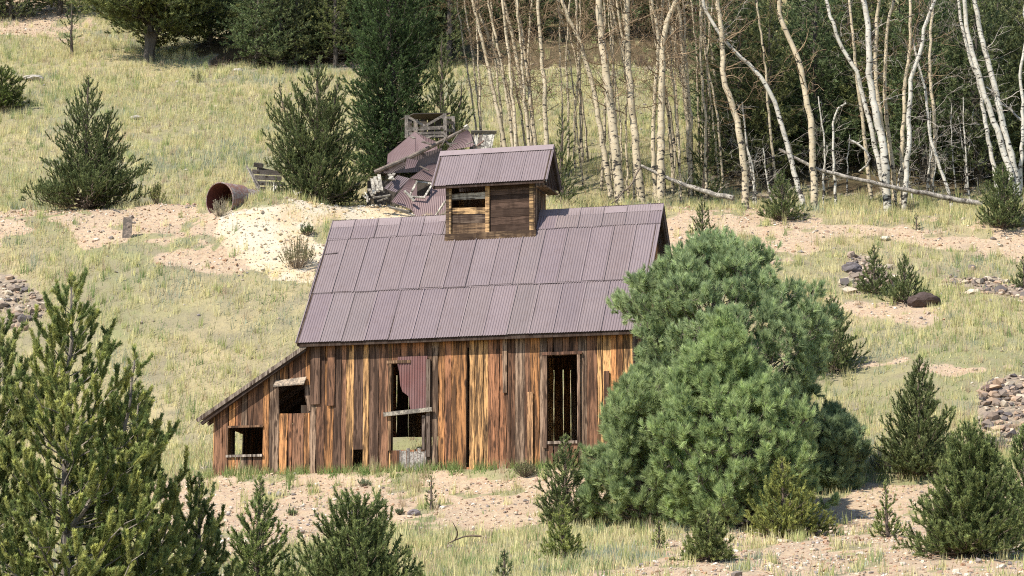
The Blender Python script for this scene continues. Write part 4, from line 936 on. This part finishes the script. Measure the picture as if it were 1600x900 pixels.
def roof_sheets(side):
    mb = MB()
    def pt(x, s):    # s: distance up the slope from the eave, in units of depth
        y = RY0 + s; y = y if not side else 2 * RY1 - y; return np.array([x, y, RZ0 + s * SL])
    tiers = [(-.03, 1.16), (1.12, 2.48), (2.44, 2.93)]
    for ti, (s0, s1) in enumerate(tiers):
        x = 2.55; end = 12.45; k = 0
        while x < end - .05:
            w = min(rr.uniform(.62, .72) * (1 if ti else 1.0), end - x)
            if end - x - w < .3: w = end - x
            c = ROOFC * (1 + rr.normal() * .045) * np.array([1, 1 + rr.normal() * .012, 1 + rr.normal() * .02])
            base = ti * .012 + (k % 2) * .005; e0 = s0 + rr.normal() * .004; e1 = s1 + rr.normal() * .006; dx = .025
            A, B, C_, D_ = pt(x - dx, e0), pt(x + w + dx, e0), pt(x - dx, e1), pt(x + w + dx, e1)
            if side: A, B, C_, D_ = B, A, D_, C_
            lift = rr.normal() * .004
            corr(mb, A + np.array([0, 0, lift]), B + np.array([0, 0, lift]), C_, D_, col=c, off=base, rows=2, rng=rr, sag=.002)
            # raised lap edge; lighter ones hold a painted highlight, darker ones a seam line
            q0, q1 = (pt(x, e0), pt(x, e1)); nn = np.array([0, -SL, 1.0]) / sqrt(1 + SL * SL) * (1 if not side else 1)
            if side: nn = np.array([0, SL, 1.0]) / sqrt(1 + SL * SL)
            mb.bar(q0 + nn * (base + .016), q1 + nn * (base + .016), .02, .012, c * rr.choice([.75, .95, 1.1, 1.3]), up=nn)
            x += w; k += 1
        if ti < 2:   # overlap lip between tiers
            q0, q1 = pt(2.55, s1 - .02), pt(end, s1 - .02); nn = np.array([0, -SL if not side else SL, 1.0]) / sqrt(1 + SL * SL)
            for a in np.arange(2.55, end - .3, .66): 
                z_ = rr.normal() * .012; a1 = min(a + .66, end)
                mb.bar(pt(a, s1 - .02 + z_) + nn * .026, pt(a1, s1 - .02 + z_) + nn * .026, .014, .010, ROOFC * .7, up=nn)
    return mb
mb = roof_sheets(0); mb2 = roof_sheets(1); mb.v += mb2.v; mb.f += [f + mb.n for f in mb2.f]; mb.c += mb2.c; mb.n += mb2.n
# warped curl of loose metal at the left end
roof = mb.build('roof', M_ROOF, barn)
rc = MB()
for a in np.arange(2.55, 12.4, 1.65):
    b = min(a + 1.66, 12.46); c = ROOFC * rr.uniform(1.05, 1.25); t = rr.normal() * .008
    for sg in (-1, 1):
        q = [(a, RY1, roof_z(RY1) + .055), (b, RY1, roof_z(RY1) + .055), (a, RY1 + sg * .17, roof_z(RY1) - .17 * SL + .05 + t), (b, RY1 + sg * .17, roof_z(RY1) - .17 * SL + .05 + t)]
        rc.add(q, [(0, 1, 3, 2)] if sg > 0 else [(0, 2, 3, 1)], c)
rc.build('ridge_cap', M_ROOF, roof)
for sg in (0, 1):
    for xx in (2.60, 12.36):
        vm = MB(); ya = RY0 if not sg else 2 * RY1 - RY0
        vm.bar((xx, ya, RZ0 - .09), (xx, RY1, roof_z(RY1) - .09), .05, .13, (.07, .05, .04)); vm.build('barge_board', M_WALL, barn)
cm = MB()     # torn, curled sheet edge left of the roof
cm.bar((2.52, .75, 5.12), (2.50, 1.75, 6.4), .02, .05, (.10, .07, .07)); cm.bar((2.5, 1.78, 6.52), (3.0, 1.78, 6.55), .03, .02, (.08, .06, .06)); cm.build('loose_flashing', M_ROOF, roof)
# lean-to roof
lr = MB(); L0 = np.array([2.80, 0, 3.60]); L1 = np.array([-.40, 0, 1.60])
nx_ = 5
corr(lr, L1 + [0, -.22, .03], L1 + [0, DEP + .2, .03], L0 + [0, -.22, .03], L0 + [0, DEP + .2, .03], col=ROOFC * .8, rows=4)
ltr = lr.build('lean_to_roof', M_ROOF, barn)
lb = MB(); lb.bar(L1 + [-.02, -.25, -.03], L0 + [0.02, -.25, -.03], .04, .11, (.20, .165, .135)); lb.bar(L1 + [.1, -.19, -.11], L0 + [0, -.19, -.11], .08, .09, (.04, .03, .025))
for yy in np.arange(.5, DEP, .9): lb.bar(L1 + [0, yy, -.06], L0 + [0, yy, -.06], .05, .1, (.12, .08, .06))
lb.build('rafter', M_WALL, ltr)
# openings
def frame(name, bits, mat=M_WALL):
    m = MB()
    for a, b, c in bits: m.box(a, b, c)
    return m.build(name, mat, barn)
BR_, GY_, HN_ = (.17, .10, .06), (.30, .26, .22), (.42, .26, .13)
frame('door_frame', [((9.66, -.075, .55), (9.76, -.03, 3.14), (.20, .13, .09)), ((10.61, -.075, .6), (10.69, -.03, 3.14), (.24, .16, .11)), ((9.62, -.085, 3.09), (10.74, -.03, 3.17), (.14, .075, .05)), ((9.76, -.05, .66), (10.61, -.02, .74), (.26, .21, .17))])
frame('window_frame', [((5.20, -.07, .6), (5.285, -.03, 3.05), (.32, .19, .10)), ((6.305, -.08, .4), (6.42, -.03, 3.1), (.13, .10, .08)), ((5.15, -.085, 3.02), (5.85, -.03, 3.1), (.24, .15, .09)), ((6.18, -.045, 0.6), (6.27, .02, 1.55), (.14, .11, .09))])
m_ = MB(); m_.bar((5.10, -.13, 1.595), (6.50, -.13, 1.70), .07, .115, (.30, .27, .22)); m_.build('cross_bar', M_GREY, barn)
frame('window_frame', [((.40, -.07, .53), (1.5, -.03, .60), (.36, .31, .26)), ((.40, -.06, 1.36), (1.5, -.03, 1.42), BR_), ((.40, -.06, .6), (.45, -.03, 1.36), BR_)])
m_ = MB(); m_.add([(1.86, -.05, 2.66), (2.78, -.05, 2.74), (1.86, -.24, 2.50), (2.78, -.24, 2.54), (1.86, -.05, 2.62), (2.78, -.05, 2.70), (1.86, -.24, 2.46), (2.78, -.24, 2.50)], [(0, 2, 3, 1), (4, 5, 7, 6), (2, 6, 7, 3), (0, 4, 6, 2), (1, 3, 7, 5)], (.34, .27, .20)); m_.build('window_awning', M_GREY, barn)
m_ = MB(); m_.box((2.6, .03, 1.72), (2.86, .05, 1.95), (.05, .04, .03)); m_.add([(2.72, -.02, 2.5), (2.9, -.02, 2.5), (2.9, -.02, 1.76), (2.82, -.02, 1.8), (2.80, -.02, 2.1), (2.72, -.02, 2.2)], [(0, 1, 2, 3), (0, 3, 4, 5)], (.2, .14, .1)); m_.build('splintered_board', M_WALL, barn)
# sheet of maroon corrugated iron hanging in the window, torn along its left side
ms = MB(); n = 48; U = np.linspace(0, 1, n + 1); xs = 5.47 + .86 * U
def torn(x):
    pts = [(5.47, 3.0), (5.52, 2.75), (5.55, 2.42), (5.62, 2.22), (5.72, 2.15), (5.80, 2.08), (5.83, 1.80), (5.86, 1.70), (6.4, 1.66)]
    return np.interp(x, [p[0] for p in pts], [p[1] for p in pts])
top = np.full(n + 1, 3.20); bot = torn(xs); yv = -.045 - .012 * np.sin(xs / .076 * 2 * pi)
V = np.concatenate([np.stack([xs, yv, top], 1), np.stack([xs, yv - .02, bot], 1)]); i = np.arange(n)
ms.add(V, np.stack([i, i + n + 1, i + n + 2, i + 1], 1), (.17, .075, .065)); ms.build('hanging_sheet', M_ROOF, barn)
# cupola
cup = MB(); CX0, CX1, CYF, CYB = 6.20, 8.86, 2.05, 3.15; CB, CT = 6.82, 8.42
# front posts and sill
cup.box((CX0 + .0, CYF - .05, CB + .08), (CX0 + .10, CYF + .04, CT), (.16, .11, .07)); cup.box((CX0 + .10, CYF - .045, CB + .16), (CX0 + .16, CYF + .04, CT - .1), (.46, .31, .16)); cup.box((CX0 + 1.18, CYF - .045, CB + .16), (CX0 + 1.30, CYF + .04, CT - .1), (.44, .28, .14))
cup.box((CX1 - .17, CYF - .05, CB + .12), (CX1 - .05, CYF + .04, CT), (.42, .27, .13)); cup.box((CX1 - .05, CYF - .04, CB + .12), (CX1, CYF + .04, CT), (.12, .08, .05)); cup.box((CX0 - .02, CYF - .09, CB - .06), (CX1 + .03, CYF - .005, CB + .15), (.15, .10, .06))
cup.box((CX0, CYF - .03, CT - .12), (CX1, CYF + .05, CT + .02), (.06, .04, .03))
cupo = cup.build('cupola', M_LOUV, barn)
lm = MB()
for z0, z1, c in ((CB + .16, CB + .44, (.17, .11, .065)), (CB + .46, CB + .68, (.11, .08, .06)), (CB + .72, CB + .90, (.40, .26, .13)), (CB + 1.12, CB + 1.30, (.34, .30, .24))):
    lm.bar((CX0 + .13, CYF + .02, (z0 + z1) / 2 + .02), (CX0 + 1.19, CYF + .02, (z0 + z1) / 2 - .02 + .05 * (z1 > CB + 1)), .03, z1 - z0, c, wob=.1)
z = CB + .15
while z < CT - .1:
    h = br.uniform(.16, .24); lm.box((CX0 + 1.31, CYF + .0 + br.uniform(0, .02), z), (CX1 - .17, CYF + .04, min(z + h - .008, CT)), np.array((.06, .038, .028)) * br.uniform(.7, 1.4)); z += h
lm.build('slat_panel', M_LOUV, cupo)
sm = MB()
for side_x, sg in ((CX1, 1), (CX0, -1)):
    boards(sm, CYF, CYB, lambda y: CT + .28 + (.55 - abs(y - 2.6)) * SL - .1, [], place=lambda y, d, z, s=sg, X_=side_x: (X_ - .03 * s + d * s, y, z), gap=-.005, botf=lambda y: roof_z(y) - .1, pal=PALB[[2, 3, 4]])
boards(sm, CX0, CX1, lambda x: CT, [], place=lambda x, d, z: (x, CYB + d, z), gap=-.005, botf=lambda x: CB - .1)
sm.build('cupola_wall', M_WALL, cupo)
cr = MB(); CRZ = 9.50; CEY, CEZ = 1.76, 8.36
for sg in (0, 1):
    x = 5.84; k = 0
    while x < 9.24:
        w = min(.66, 9.26 - x); c = ROOFC * (1 + rr.normal() * .05) * 1.04
        if 9.26 - x - w < .25: w = 9.26 - x
        yE = CEY if not sg else 2 * 2.6 - CEY
        A, B, C_, D_ = np.array([x - .02, yE, CEZ]), np.array([x + w + .02, yE, CEZ]), np.array([x - .02, 2.6, CRZ]), np.array([x + w + .02, 2.6, CRZ])
        if sg: A, B, C_, D_ = B, A, D_, C_
        corr(cr, A, B, C_, D_, col=c, off=(k % 2) * .006, rows=2, rng=rr, sag=.002); x += w; k += 1
for sg in (-1, 1):
    q = [(5.84, 2.6, CRZ + .05), (9.26, 2.6, CRZ + .05), (5.84, 2.6 + sg * .12, CRZ - .12), (9.26, 2.6 + sg * .12, CRZ - .12)]
    cr.add(q, [(0, 1, 3, 2)] if sg > 0 else [(0, 2, 3, 1)], ROOFC * 1.25)
cro = cr.build('cupola_roof', M_ROOF, cupo)
vm = MB()
for xx in (5.90, 9.20):
    for sg in (0, 1): vm.bar((xx, CEY if not sg else 5.2 - CEY, CEZ - .07), (xx, 2.6, CRZ - .08), .04, .10, (.06, .045, .035))
vm.box((5.9, CEY + .03, CEZ - .09), (9.2, CEY + .06, CEZ - .01), (.05, .035, .03)); vm.box((CX1 + .03, 2.0, 8.2), (9.2, 3.3, 8.24), (.2, .13, .09)); vm.bar((9.235, CEY + .05, CEZ - .05), (9.235, CEY + .3, CEZ + .25), .02, .06, (.6, .58, .54))
vm.build('barge_board', M_WALL, cupo)

# ------------------------------------------------------------ collapsed shed behind the barn
SHY = 99.0
sx = PT(660, 330, SHY); shed_o = np.array([sx[0], SHY, float(H(sx[0], SHY))])
shed = empty('collapsed_shed', shed_o, 'collapsed mine shed of maroon metal sheets and grey timber behind the barn', 'shed')
def q(px, py, dy=0): return PT(px, py, SHY + dy) - shed_o
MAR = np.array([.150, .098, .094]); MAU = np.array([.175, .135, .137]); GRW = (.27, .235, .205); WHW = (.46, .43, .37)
def sheet(name, c, col, th=.0, pitch=.076):
    m = MB(); corr(m, *[q(*a) for a in c], col=col, pitch=pitch, rows=3, rng=rr, sag=.008); return m.build(name, M_ROOF, shed)
sheet('roof_sheet', [(604, 262, -.2), (680, 234, 0.1), (606, 241, .9), (648, 206, 1.4)], MAR * 1.1)
sheet('roof_sheet', [(648, 247, -.1), (684, 233, .2), (648, 206, 1.4), (682, 221, 1.5)], MAR * 1.0)
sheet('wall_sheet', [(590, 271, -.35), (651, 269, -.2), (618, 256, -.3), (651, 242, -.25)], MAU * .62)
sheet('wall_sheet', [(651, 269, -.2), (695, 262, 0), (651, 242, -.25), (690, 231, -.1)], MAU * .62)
sheet('roof_sheet', [(697, 236, .0), (741, 228, .3), (727, 197, .7), (735, 207, .8)], MAR * 1.15)
sheet('roof_sheet', [(600, 294, -1.2), (619, 301, -1.2), (621, 274, -.6), (641, 279, -.6)], MAU * .9)
sheet('roof_sheet', [(640, 279, -.7), (697, 287, -.7), (680, 250, .0), (700, 250, .1)], MAR * .95)
# big fallen roof slope around an empty window
for c in ([(612, 315, -1.9), (641, 326, -1.9), (640, 279, -.7), (648, 281, -.7)], [(641, 326, -1.9), (652, 338, -2.0), (648, 281, -.7), (652, 283, -.75)]):
    sheet('roof_sheet', c, MAR * 1.2)
sheet('roof_sheet', [(648, 338, -2.2), (700, 345, -2.2), (641, 306, -1.5), (700, 306, -1.5)], MAR * 1.2)
sheet('roof_sheet', [(672, 308, -1.52), (700, 308, -1.5), (672, 285, -.9), (702, 288, -.9)], MAR * 1.1)
wf = MB()
for a, b in (((640, 306), (652, 283)), ((652, 284), (675, 287)), ((663, 308), (676, 287)), ((640, 307), (664, 309))): wf.bar(q(*a, -1.75 + .02 * (306 - a[1])), q(*b, -1.75 + .02 * (306 - b[1])), .07, .05, WHW, up=(0, -1, .5))
wf.build('window_frame', M_GREY, shed)
def beam(name, a, b, w, h, col, lab=None, mat=M_GREY, par=shed):
    m = MB(); m.bar(q(*a), q(*b), w, h, col, up=(0, -.6, 1), wob=.05); o = m.build(name, mat, par)
    return o
m = MB(); P_ = np.array([q(585, 269, -.55), q(640, 246, -.45), q(690, 221, -.3), q(730, 200, -.2)]); m.tube(P_, [.085, .09, .08, .06], 8, (.2, .16, .135)); m.build('ridge_log', M_GREY, shed)
beam('plank', (726, 201, -.3), (732, 197, -.3), .12, .16, WHW)
hf = MB()
for a, b in (((635, 216, 1.6), (635, 181, 1.6)), ((696, 216, 1.6), (695, 178, 1.6)), ((709, 212, 2.9), (708, 182, 2.9)), ((650, 214, 2.9), (650, 184, 2.9))): hf.bar(q(*a), q(*b), .13, .13, GRW, up=(0, 1, 0))
for a, b, h in (((636, 202, 1.55), (695, 199, 1.55), .14), ((636, 209, 1.6), (695, 207, 1.6), .10), ((635, 181, 1.55), (664, 197, 1.6), .10), ((664, 197, 1.6), (695, 179, 1.55), .10), ((696, 190, 1.6), (708, 192, 2.9), .12), ((696, 203, 1.6), (708, 204, 2.9), .12), ((635, 184, 2.9), (708, 184, 2.9), .1), ((640, 214, 1.55), (695, 212, 1.55), .10)): hf.bar(q(*a), q(*b), .05, h, GRW, up=(0, -.2, 1))
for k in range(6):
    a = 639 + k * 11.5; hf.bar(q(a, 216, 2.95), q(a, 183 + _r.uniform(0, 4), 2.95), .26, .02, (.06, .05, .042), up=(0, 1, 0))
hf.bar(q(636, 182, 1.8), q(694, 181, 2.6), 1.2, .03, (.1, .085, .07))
hf.build('bin_frame', M_GREY, shed)
for k in range(6):
    a = 739 + k * 6.4; beam('plank', (a, 206, .9), (a - 3 - k * .6, 236, .6), .14 if k != 4 else .3, .03, (.13, .11, .095) if k not in (1, 3, 4, 5) else (.42, .4, .35))
beam('plank', (736, 206, .8), (776, 206.5, .8), .05, .12, (.17, .15, .12))
for k, (a, b, c_) in enumerate((((581, 279), (585, 303), 1), ((586, 276), (591, 300), 1), ((592, 273), (596, 298), 1.1), ((608, 272), (614, 281), 1), ((616, 271), (609, 280), 1), ((576, 295), (583, 306), .8))):
    beam('plank', (*a, -.9), (*b, -1.3), .13, .04, tuple(np.array(WHW) * c_ * .9))
for a, b, c_ in (((632, 298), (647, 314), 1.1), ((680, 338), (696, 314), 1.05), ((604, 321), (648, 337), .6), ((583, 309), (610, 305), .45), ((590, 314), (606, 309), .5), ((600, 300), (590, 296), .8), ((608, 324), (640, 331), .3)):
    beam('plank', (*a, -2.1), (*b, -2.3 if c_ != 1.1 else -2.1), .10, .05, tuple(np.array(WHW) * c_))
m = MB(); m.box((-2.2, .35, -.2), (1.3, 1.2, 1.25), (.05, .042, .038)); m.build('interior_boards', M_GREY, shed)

_d = random.Random(12)
for k in range(13):      # splintered boards thrown about the wreck
    a, b = _d.choice([(612, 318), (600, 300), (592, 310), (625, 290), (660, 262), (700, 220), (655, 222), (735, 225), (640, 250), (680, 300)]); a += _d.uniform(-14, 14); b += _d.uniform(-9, 9)
    an = _d.uniform(-1.2, 1.2); l = _d.uniform(6, 20); dy = -2.15 if b > 285 else (-.9 if b > 262 else -.5); c = _d.choice([(.12, .10, .085), (.2, .175, .15), (.26, .23, .2), (.16, .09, .07)])
    beam('plank', (a, b, dy), (a + l * cos(an), b + l * sin(an), dy - .15), _d.uniform(.05, .14), .03, c)
for k in range(1): sheet('loose_sheet', (lambda a, b, w, h, t: [(a, b, t), (a + w, b + _d.uniform(-3, 3), t), (a + 3, b - h, t + .5), (a + w + 5, b - h + 3, t + .6)])(_d.uniform(600, 690), _d.uniform(250, 325), _d.uniform(9, 18), _d.uniform(9, 18), -2.0), MAR * _d.uniform(.6, 1.1))
# old timber chute beside the tank
CHY = 99.4; co = np.array([PT(415, 318, CHY)[0], CHY, 0]); co[2] = float(H(co[0], co[1]))
chute = empty('timber_bin', co, 'broken dark timber bin beside the rusty tank', 'bin')
def qc(px, py, dy=0): return PT(px, py, CHY + dy) - co
def tb(name, *bars):
    m = MB()
    for a, b, w, h, c in bars: m.bar(qc(*a), qc(*b), w, h, c, up=(0, -.3, 1))
    m.build(name, M_GREY, chute)
tb('brace', ((385, 259, -.4), (409, 306, -.6), .05, .06, (.36, .33, .29)), ((390, 264, -.3), (413, 306, -.5), .05, .05, (.3, .27, .24)))
tb('side_panel', ((394, 268, 0), (440, 271, 0), .05, .17, (.14, .12, .11)), ((398, 277, 0), (440, 279, 0), .05, .17, (.17, .15, .14)), ((402, 286, 0), (445, 288, 0), .05, .16, (.13, .12, .11)), ((407, 295, 0), (450, 297, 0), .05, .16, (.11, .1, .09)), ((410, 304, 0), (470, 306, 0), .05, .16, (.1, .09, .08)), ((412, 312, 0), (470, 314, 0), .05, .14, (.1, .09, .08)))
tb('axle_block', ((397, 257, 0), (411, 259, 0), .2, .16, (.03, .027, .025)), ((403, 263, 0), (440, 270, .1), .08, .08, (.04, .035, .03)), ((404, 258, 0), (403, 270, 0), .08, .08, (.04, .035, .03)))
def scrap(pxs, label, seed):
    m = MB(); o0 = PT(pxs[0][0], pxs[0][1], 97.7); o0[2] = float(H(o0[0], o0[1])); rng = np.random.default_rng(seed)
    for a, b, c, d in pxs:
        p0, p1 = PT(a, b, 97.7) - o0, PT(c, d, 97.8) - o0; m.tube(np.array([p0, (p0 + p1) / 2 + rng.normal(size=3) * .03, p1]), [.05, .045, .02], 5, (.62, .58, .5))
    o = m.build('driftwood', M_GREY); o.location = o0; tag(o, label, 'dead wood')
scrap([(418, 318, 424, 292), (422, 316, 432, 290), (419, 305, 430, 300), (426, 312, 428, 285)], 'bleached white splintered wood between tank and dense spruce', 1)
scrap([(468, 314, 458, 297), (463, 306, 472, 300)], 'bleached stick under the dense spruce', 2)
scrap([(574, 316, 570, 300), (578, 312, 566, 305)], 'whitish dead wood at the left corner of the collapsed shed', 3)

# rusty tank
tp = PT(343, 313, 95.9); td = unit(np.array([.56, .80, .10])); m = MB()
ta = unit(np.cross(td, (0, 0, 1.))); tbv = np.cross(ta, td); n = 40; an = np.arange(n) * 2 * pi / n
def ring(c, r): return c + r * (ta[None] * np.cos(an)[:, None] + tbv[None] * np.sin(an)[:, None])
def tubeshell(mb, prof, col):
    R = [ring(td * s, r) for s, r in prof]; V = np.concatenate(R); k = len(prof); i = np.arange(k - 1)[:, None] * n; j = np.arange(n)[None]
    mb.add(V, np.stack([i + j, i + (j + 1) % n, i + n + (j + 1) % n, i + n + j], -1).reshape(-1, 4), col)
tankc = (tp[0], tp[1], tp[2]); tank = empty('rusty_tank', tankc, 'rusty open-ended steel tank lying on the pale spoil heap', 'tank')
m = MB(); tubeshell(m, [(0, .66), (-.01, .69), (.02, .705), (.06, .69), (1.15, .66), (1.15, .62), (1.17, .55)], (.20, .11, .09)); tubeshell(m, [(1.16, .55), (2.3, .52), (2.3, 0)], (.11, .05, .045)); m.build('shell', M_TANK, tank, smooth=False)
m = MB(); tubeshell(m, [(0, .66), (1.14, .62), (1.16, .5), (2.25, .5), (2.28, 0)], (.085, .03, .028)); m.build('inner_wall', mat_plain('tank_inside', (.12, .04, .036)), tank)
# stake on the left bank
p = hit(198, 372); m = MB(); m.bar((0, 0, -.1), (.03, 0, .78), .34, .05, (.24, .19, .16), up=(0, 1, 0)); o = m.build('wooden_stake', M_GREY); o.location = p; tag(o, 'short brown wooden stake in the dirt left of the tank', 'stake')

for o in SC.objects:
    if o.parent is None and o.get('category') and not o.get('group'):
        g = {'young_spruce': 'young spruces scattered over the slope', 'aspen_tree': 'leafless aspens behind the barn', 'pine_tree': 'bushy pines at the right end of the barn', 'foxtail_pine': 'near foxtail pines on the left', 'boulder': 'boulders lying on the slope', 'shrub': 'low shrubs on the slope', 'spruce_tree': 'dark spruces on the bench'}.get(o.name.split('.')[0])
        if g: o['group'] = g
